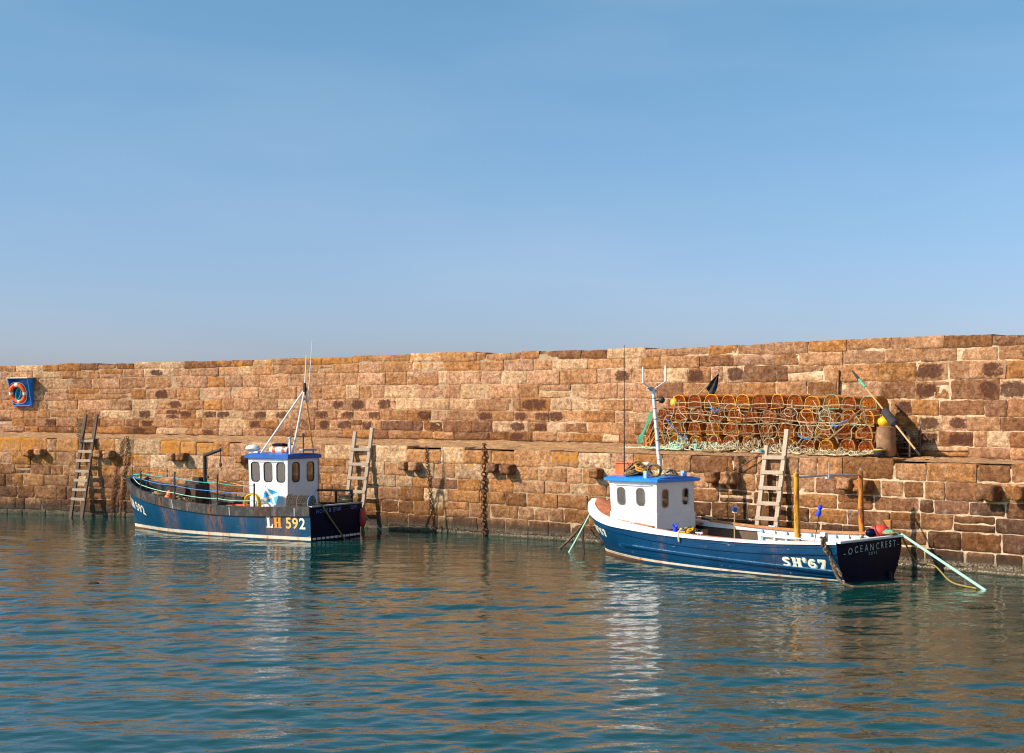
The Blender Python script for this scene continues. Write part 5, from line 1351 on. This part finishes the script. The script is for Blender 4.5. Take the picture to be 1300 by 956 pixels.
# =============================================================== lobster creels
def creel_mesh(seed, netm, hoopm, basem):
    """x across the end, y along the length (front end at y=0, running back), z up; D-shaped section"""
    rnd = random.Random(seed); Wd, Ht, Ln = .375, .325, .62
    def arch(f, y, k=1.0):
        # f 0..1 from left foot over the top to right foot
        a = math.pi * (1 - f); x = math.cos(a); z = math.sin(a)
        x = math.copysign(abs(x) ** .70, x) * Wd / 2 * k; z = (abs(z) ** .74) * Ht * k; return Vector((x, y, max(0.012, z)))
    root = empty('lobster_creel'); 
    mb = MB()
    for x in (-Wd / 2 + .02, 0, Wd / 2 - .02): mb.box((x, Ln / 2, .012), (.045, Ln, .02))
    for y in (.02, Ln / 2, Ln - .02): mb.box((0, y, .030), (Wd, .04, .016))
    mb.build('base', basem, root)
    for i, y in enumerate((0.0, Ln / 2, Ln)):
        mb = MB(); P = [arch(k / 18, y) for k in range(19)]; P = [p + Vector((rnd.uniform(-.009, .009), rnd.uniform(-.006, .006), rnd.uniform(-.009, .009))) for p in P]
        mb.tube(P + [P[0]] if i == 0 else P, .0125, 6); mb.build('hoop', hoopm if i == 0 else M['brownrope'], root, smooth=60)
    mb = MB(); na, nl_ = 17, 20; r = .0072
    k1 = .985
    for i in range(nl_ + 1):
        y = Ln * i / nl_
        mb.tube([arch(j / na, y + .012 * ((j % 2) - .5), k1) for j in range(na + 1)], r, 3, caps=False)
    for j in range(na + 1):
        mb.tube([arch(min(1, max(0, j / na + (.018 if i % 2 else -.018))), Ln * i / nl_, k1) for i in range(nl_ + 1)], r, 3, caps=False)
    for y in (.004, Ln - .004):
        for i in range(1, 11):
            x = -Wd / 2 + Wd * i / 11; zt_ = Ht * max(0, 1 - abs(2 * x / Wd) ** (1 / .31)) ** .31 * .985
            P = [Vector((x + .010 * (1 if q % 2 else -1), y + rnd.uniform(0, .012), zt_ * q / 7)) for q in range(8)]; mb.tube(P, r, 3, caps=False)
        for i in range(1, 9):
            z = Ht * i / 9; xw = Wd / 2 * max(0, 1 - (z / Ht) ** (1 / .31)) ** .31
            P = [Vector((-xw + 2 * xw * q / 9, y + rnd.uniform(0, .012), z + .007 * (1 if q % 2 else -1))) for q in range(10)]; mb.tube(P, r, 3, caps=False)
    # the funnel entrance and bait lines inside
    for q in range(10):
        a = 2 * math.pi * q / 10; mb.tube([Vector((.16 * math.cos(a), .02, .16 + .13 * math.sin(a))), Vector((.05 * math.cos(a), .24, .16 + .05 * math.sin(a)))], r * 1.2, 3, caps=False)
    for (cy, rr_) in ((.08, .13), (.15, .09), (.24, .05)): mb.tube([Vector((rr_ * math.cos(2 * math.pi * k / 12), cy, .16 + rr_ * .85 * math.sin(2 * math.pi * k / 12))) for k in range(12)], r * 1.2, 3, closed=True)
    # inner divider net at mid length: close knit
    for i in range(1, 14):
        x = -Wd / 2 + Wd * i / 14; zt_ = Ht * max(0, 1 - abs(2 * x / Wd) ** (1 / .31)) ** .31 * .97; mb.tube([Vector((x, Ln * .5, .03)), Vector((x + .01, Ln * .5, zt_))], .0065, 3, caps=False)
    for i in range(1, 12):
        z = Ht * i / 12; xw = Wd / 2 * max(0, 1 - (z / Ht) ** (1 / .31)) ** .31; mb.tube([Vector((-xw, Ln * .5, z)), Vector((xw, Ln * .5, z))], .0065, 3, caps=False)
    mb.build('netting', netm, root)
    return root
HOOPS = [('ochre', 'ochrerope'), ('tan', 'tanrope'), ('green', 'dullgreen'), ('orange', 'orangerope'), ('pale', 'palerope'), ('brown', 'brownrope')]
protos = [creel_mesh(i, M['net2'] if i % 2 == 0 else M['net'], M[HOOPS[i][1]], M['darkwood']) for i in range(6)]
ORD = ['first', 'second', 'third', 'fourth', 'fifth', 'sixth', 'seventh', 'eighth', 'ninth', 'tenth', 'eleventh', 'twelfth', 'thirteenth', 'fourteenth', 'fifteenth']
used = set(); rnd = random.Random(44); OFFC = -DECKW + 1.15
def deck_z(s, off): return z_edge(s) + (z_base(s) - z_edge(s)) * min(1, max(0, -off / DECKW))
s_c0, s_c1 = s_at(829, OFFC), s_at(1101, OFFC)
front_pts = []
pitch = (s_at(1101, OFFC) - s_at(862, OFFC)) / 11.0
for row, (name_, px0, n_, jx) in enumerate((('bottom', 838, 12, .03), ('third', 836, 12, .03), ('second', 842, 12, .03), ('top', 862, 12, .015))):
    sa = s_at(px0, OFFC); sb = s_at(1101 if row != 1 else 1097, OFFC); step = (sb - sa) / (n_ - 1)
    for i in range(n_):
        k = rnd.choices(range(6), weights=[3, 3, 1, 4, 1.5, 3])[0]
        if row == 3 and i == 0: k = 3
        s = sa + step * i + rnd.uniform(-jx, jx); off = OFFC + rnd.uniform(-.05, .05); t, n = wt(s), wn(s)
        pr = protos[k]
        if k in used: o = copy_tree(pr)
        else: o = pr; used.add(k)
        p = wp(s, off); z = deck_z(s, OFFC) + .03 + row * .335
        o.location = (p.x, p.y, z); ang = math.atan2(t.y, t.x)
        o.rotation_euler = (R(rnd.uniform(-4, 4)), R(rnd.uniform(-8, 8)) if row in (1, 2) else R(rnd.uniform(-4, 4)), ang + R(rnd.uniform(-9, 9)))
        o.scale = (rnd.uniform(.94, 1.10), 1, rnd.uniform(.92, 1.06))
        hn = HOOPS[k][0]
        tag(o, f'orange creel with {hn} hoop, {ORD[i]} from left in {name_} row of the stack', 'lobster creel', 'lobster creels stacked on the quay')
for i, pr in enumerate(protos):
    if i not in used: 
        for ch in list(pr.children): bpy.data.objects.remove(ch)
        bpy.data.objects.remove(pr)
# grey creel on the boat's stern
cg = creel_mesh(77, M['netgrey'], M['bluerope'], M['darkwood']); q = L1(377, 640, .35)
q = L1(396, 640, .81); cg.location = A.w(q.x, .81, .765); cg.rotation_euler = (0, 0, bz - math.pi / 2); cg.scale = (.88, 1.15, 1.15)
fish_box(A.w(q.x + .36, .81, dk1(.1) + .012), bz, .66, .34, .18, M['greyplastic'], 'grey fish box under the grey creel on the stern of LH 592'); tag(cg, 'grey creel with blue hoops on the stern of LH 592', 'lobster creel')

# ropes thrown over the stack: net of verticals and long lashings
OF = OFFC + .10; rnd = random.Random(9)
def SF(px, py, o=OF): return on_wall(px, py, o)
mb = MB()
for ya, yb, x0, x1 in ((511, 516, 852, 1100), (521, 527, 838, 1130), (524, 540, 850, 1105), (536, 541, 842, 1110), (548, 551, 838, 1125)):
    P = []
    for i in range(36):
        f = i / 35; P.append(SF(x0 + (x1 - x0) * f, ya + (yb - ya) * f + 1.2 * math.sin(f * 17 + ya) + rnd.uniform(-.5, .5), OF + .02))
    mb.tube(smooth_path(P, 2), .008, 5, mi=rnd.choice([0, 1]))
x = 840
while x < 1104:
    P = []; x0 = x + rnd.uniform(-2, 2); yt = 521 if rnd.random() < .6 else 508; n = 7
    for i in range(n + 1):
        f = i / n; P.append(SF(x0 + rnd.uniform(-3.2, 3.2) + 6 * math.sin(f * 3 + x), yt + (563 - yt) * f, OF + .03 + rnd.uniform(-.01, .03)))
    mb.tube(smooth_path(P, 4), .0085, 5, mi=rnd.choice([0, 0, 1, 2])); x += rnd.uniform(7, 13)
for k in range(44):      # loops
    cx, cy = rnd.uniform(836, 1104), rnd.uniform(518, 560); rx, ry = rnd.uniform(5, 12), rnd.uniform(5, 11); P = []; a0 = rnd.uniform(0, 6)
    for i in range(12): a = a0 + 5.0 * i / 11; P.append(SF(cx + rx * math.cos(a), min(566, cy + ry * math.sin(a)), OF + .035))
    mb.tube(smooth_path(P, 3), .0075, 5, mi=rnd.choice([0, 2, 2, 0, 1]))
tag(mb.build('rope_net', [M['tanrope'], M['palerope'], M['brownrope']], None), 'net of tan ropes draped over the front of the stacked creels', 'rope net')
tw_ = []
for idx, (pts, m, lab) in enumerate((([(845, 531), (851, 539), (858, 546), (862, 554), (868, 556), (872, 554)], 'bluerope', 'frayed blue twine slanting down over the left end of the creels'),
                    ([(900, 517), (905, 521), (908, 524), (913, 519), (914, 515)], 'bluerope', 'short blue twine tie under the top row of creels'),
                    ([(1012, 550), (1017, 556), (1022, 557), (1028, 556)], 'bluerope', 'short blue twine tie at the middle right of the stacked creels'),
                    ([(1056, 539), (1062, 541), (1068, 537), (1076, 533)], 'bluerope', 'short blue twine tie near the right end of the creels'),
                    ([(1052, 558), (1062, 549), (1072, 541), (1082, 528), (1092, 521)], 'tanrope', 'slack tan rope sweeping up to the right end of the creels'))):
    mb = MB(); rnd2 = random.Random(idx)
    for s_ in range(3):
        P = [SF(a + rnd2.uniform(-.7, .7), b_ + rnd2.uniform(-.7, .7), OF + .06 + .01 * s_) for a, b_ in pts]; mb.tube(smooth_path(P, 4), .008, 5)
    tag(mb.build('twine', M[m], None), lab, 'twine', 'bits of twine tied on the creels')
# pale rope heap along the foot of the stack
mb = MB(); rnd = random.Random(17)
for k in range(240):
    px0 = rnd.uniform(812, 1100); P = []; a = rnd.uniform(0, 6.28); s = s_at(px0, OFFC + .2); o_ = OFFC + .18 + rnd.uniform(-.06, .22)
    hmax = .30 * (1 if 860 < px0 < 1010 else .55 if px0 > 835 else .2) * (.6 + .6 * abs(math.sin(px0 * .045)))
    for i in range(16):
        a += rnd.uniform(.1, .8) * rnd.choice([1, 1, 1, -.5]); s += math.cos(a) * .045; o_ += math.sin(a) * .03; o_ = max(OFFC + .06, min(OFFC + .48, o_))
        p = wp(s, o_); e = 1 - (o_ - OFFC - .06) / .45; p.z = deck_z(s, o_) + .015 + hmax * e * rnd.uniform(.3, 1.0) * (k / 210) ** .5; P.append(p)
    mb.tube(smooth_path(P, 2), .013, 4, mi=rnd.choice([0, 0, 2, 1, 2] if px0 < 900 else [0, 0, 1, 1, 3]))
tag(mb.build('rope_heap', [M['palerope'], M['tanrope'], M['mint'], M['brownrope']], None), 'long heap of pale straw coloured rope along the foot of the creels', 'rope heap')
# left end: green line, yellow bag, net
mb = MB(); 
for j in range(5): mb.tube(smooth_path([SF(826 + j * .6, 522 + j), SF(822 + j, 532), SF(818 + j * .4, 545), SF(811 + j * 1.2, 556), SF(809 + j * 2, 563)], 4), .012, 5)
tag(mb.build('green_line', M['green'], None), 'bunched green rope hanging down at the left end of the creels', 'rope')
tangle('net_heap', 'brown netting and rope slumped at the left end of the creels', wp(s_at(831, OFFC), OFFC - .25, deck_z(s_at(831, 0), OFFC)), .38, .34, .95, 130, [M['net'], M['brownrope'], M['net2'], M['tanrope'], M['darkrope']], .014, 51, 1.2, cat='net heap')
mb = MB(); mb.ball((0, 0, 0), .10, 12, (1, 1, 1.1)); mb.tube([(0, 0, .08), (0, 0, .16)], .02, 6); o = mb.build('buoy', M['yellow'], None, smooth=60); o.location = SF(856, 511, OFFC - .05); tag(o, 'yellow buoy wedged at the left end of the top row of creels', 'buoy')
tangle('net_heap', 'dark netting and rope slumped at the right end of the creels', wp(s_at(1111, OFFC), OFFC - .35, deck_z(s_at(1108, 0), OFFC)), .26, .40, 1.1, 55, [M['net'], M['brownrope'], M['darkrope'], M['darkrope']], .014, 52, 1.2, cat='net heap')
# black flag on a cane
fl = empty('flag_marker', on_wall(880, 508, OFFC - .2)); tag(fl, 'black flag on a slanting cane sticking up out of the creels', 'flag'); L0 = fl.location
a = on_wall(880, 506, OFFC - .3) - L0; b = on_wall(913, 476, OFFC - .55) - L0; mb = MB(); mb.tube([a - (b - a) * .3, b], .014, 7); mb.build('cane', M['bamboo'], fl)
P = [on_wall(x_, y_, o_) - L0 for x_, y_, o_ in ((912, 474, OFFC - .50), (896, 492, OFFC - .4), (903, 504, OFFC - .4), (916, 503, OFFC - .5), (916, 488, OFFC - .5))]
mb = MB(); c = sum(P, Vector()) / 5
rows = []
for i in range(9):
    f = i / 8; l = P[1].lerp(P[0], f); rr_ = (P[2].lerp(P[3], f * 1.0)).lerp(P[0], f ** 1.4); rows.append([l.lerp(rr_, j / 8) + wn(10) * (.035 * math.sin(j * 1.3 + i * .5)) for j in range(9)])
mb.grid(rows); mb.grid([[p + wn(10) * -.005 for p in r] for r in rows], flip=True)
mb.build('cloth', M['flagblack'], fl, smooth=60)
# dan buoy pole leaning on the wall at the right
pl = empty('marker_pole', on_wall(1168, 578, -DECKW + 1.75)); tag(pl, 'long cane pole with a green and black tip leaning on the upper wall', 'pole'); L0 = pl.location
top_ = on_wall(1082, 471, -DECKW + 1.0) - L0; bot = Vector((0, 0, 0)); ln = lambda f: bot.lerp(top_, f)
mb = MB(); mb.tube([ln(.06), ln(.5), ln(.82)], [.022, .020, .016], 8); mb.build('cane', M['bamboo'], pl, smooth=40)
mb = MB(); mb.tube([ln(0), ln(.065)], .025, 8); mb.build('foot', M['blackmetal'], pl)
mb = MB(); mb.tube([ln(.80), ln(.90)], [.030, .030], 8); mb.build('green_sleeve', M['green'], pl)
mb = MB(); mb.tube([ln(.895), ln(1.0)], [.036, .020], 8); mb.build('black_tip', M['flagblack'], pl)
mb = MB(); mb.tube([ln(.34), ln(.36), ln(.50), ln(.53)], [.03, .095, .095, .03], 12); mb.build('float', M['flagblack'], pl, smooth=40)
# drum with yellow buoy on top and small fender at its foot
sD = s_at(1125, -DECKW + 1.1); dp = wp(sD, -DECKW + 1.1); dp.z = deck_z(sD, -DECKW + 1.1); mb = MB()
hb = .70; mb.lathe([(.16, 0), (.20, .03), (.215, .2), (.225, .42), (.205, .62), (.21, .66), (.19, hb - .04), (.12, hb)], (0, 0, 0), 22); mb.v = [(x * (1 + .05 * wob((x, y, z), 5)), y * (1 + .05 * wob((y, x, z), 5)), z) for x, y, z in mb.v]
o = mb.build('drum', M['cylinder'], None, smooth=50); o.location = dp; tag(o, 'rusty brown drum standing at the right end of the creels', 'drum')
mb = MB(); mb.ball((0, 0, .10), .15, 12, (1, 1, .85)); mb.lathe([(.05, .20), (.05, .25), (.03, .26)], (0, 0, 0), 10); o = mb.build('buoy', M['yellow'], None, smooth=60); o.location = dp + Vector((-.04, 0, hb - .02)); tag(o, 'yellow buoy sitting on top of the brown drum', 'buoy')
mb = MB(); mb.ball((0, 0, .11), .12, 12, (1.1, 1, .9)); bu = mb.build('buoy', M['flagblack'], None, smooth=60); bu.location = dp + wn(sD) * .30 + Vector((.0, 0, 0)); tag(bu, 'black buoy with a yellow band on the deck in front of the brown drum', 'buoy')
mb = MB(); mb.tube([Vector((.118 * math.cos(a_ * .3), .112 * math.sin(a_ * .3), .165 + .0 * a_)) for a_ in range(21)], .018, 6, closed=True); mb.build('band', M['yellow'], bu, smooth=60)
cr = wp(s_at(1143, -DECKW + .55), -DECKW + .55); sz = s_at(1143, -DECKW + .55); zz = deck_z(sz, -DECKW + .5)
pt_ = MB(); 
for k in range(5): pt_.box((0, 0, .06 + .13 * k), (.75, .5, .025))
for x_ in (-.35, 0, .35):
    for y_ in (-.23, .23): pt_.box((x_, y_, .32), (.05, .04, .64))
o = pt_.build('wooden_crate', M['darkwood'], None, bevel=.005); o.location = (cr.x, cr.y, zz); o.rotation_euler = (0, 0, math.atan2(wt(sz).y, wt(sz).x)); tag(o, 'dark slatted wooden crate against the wall behind the brown drum', 'crate')
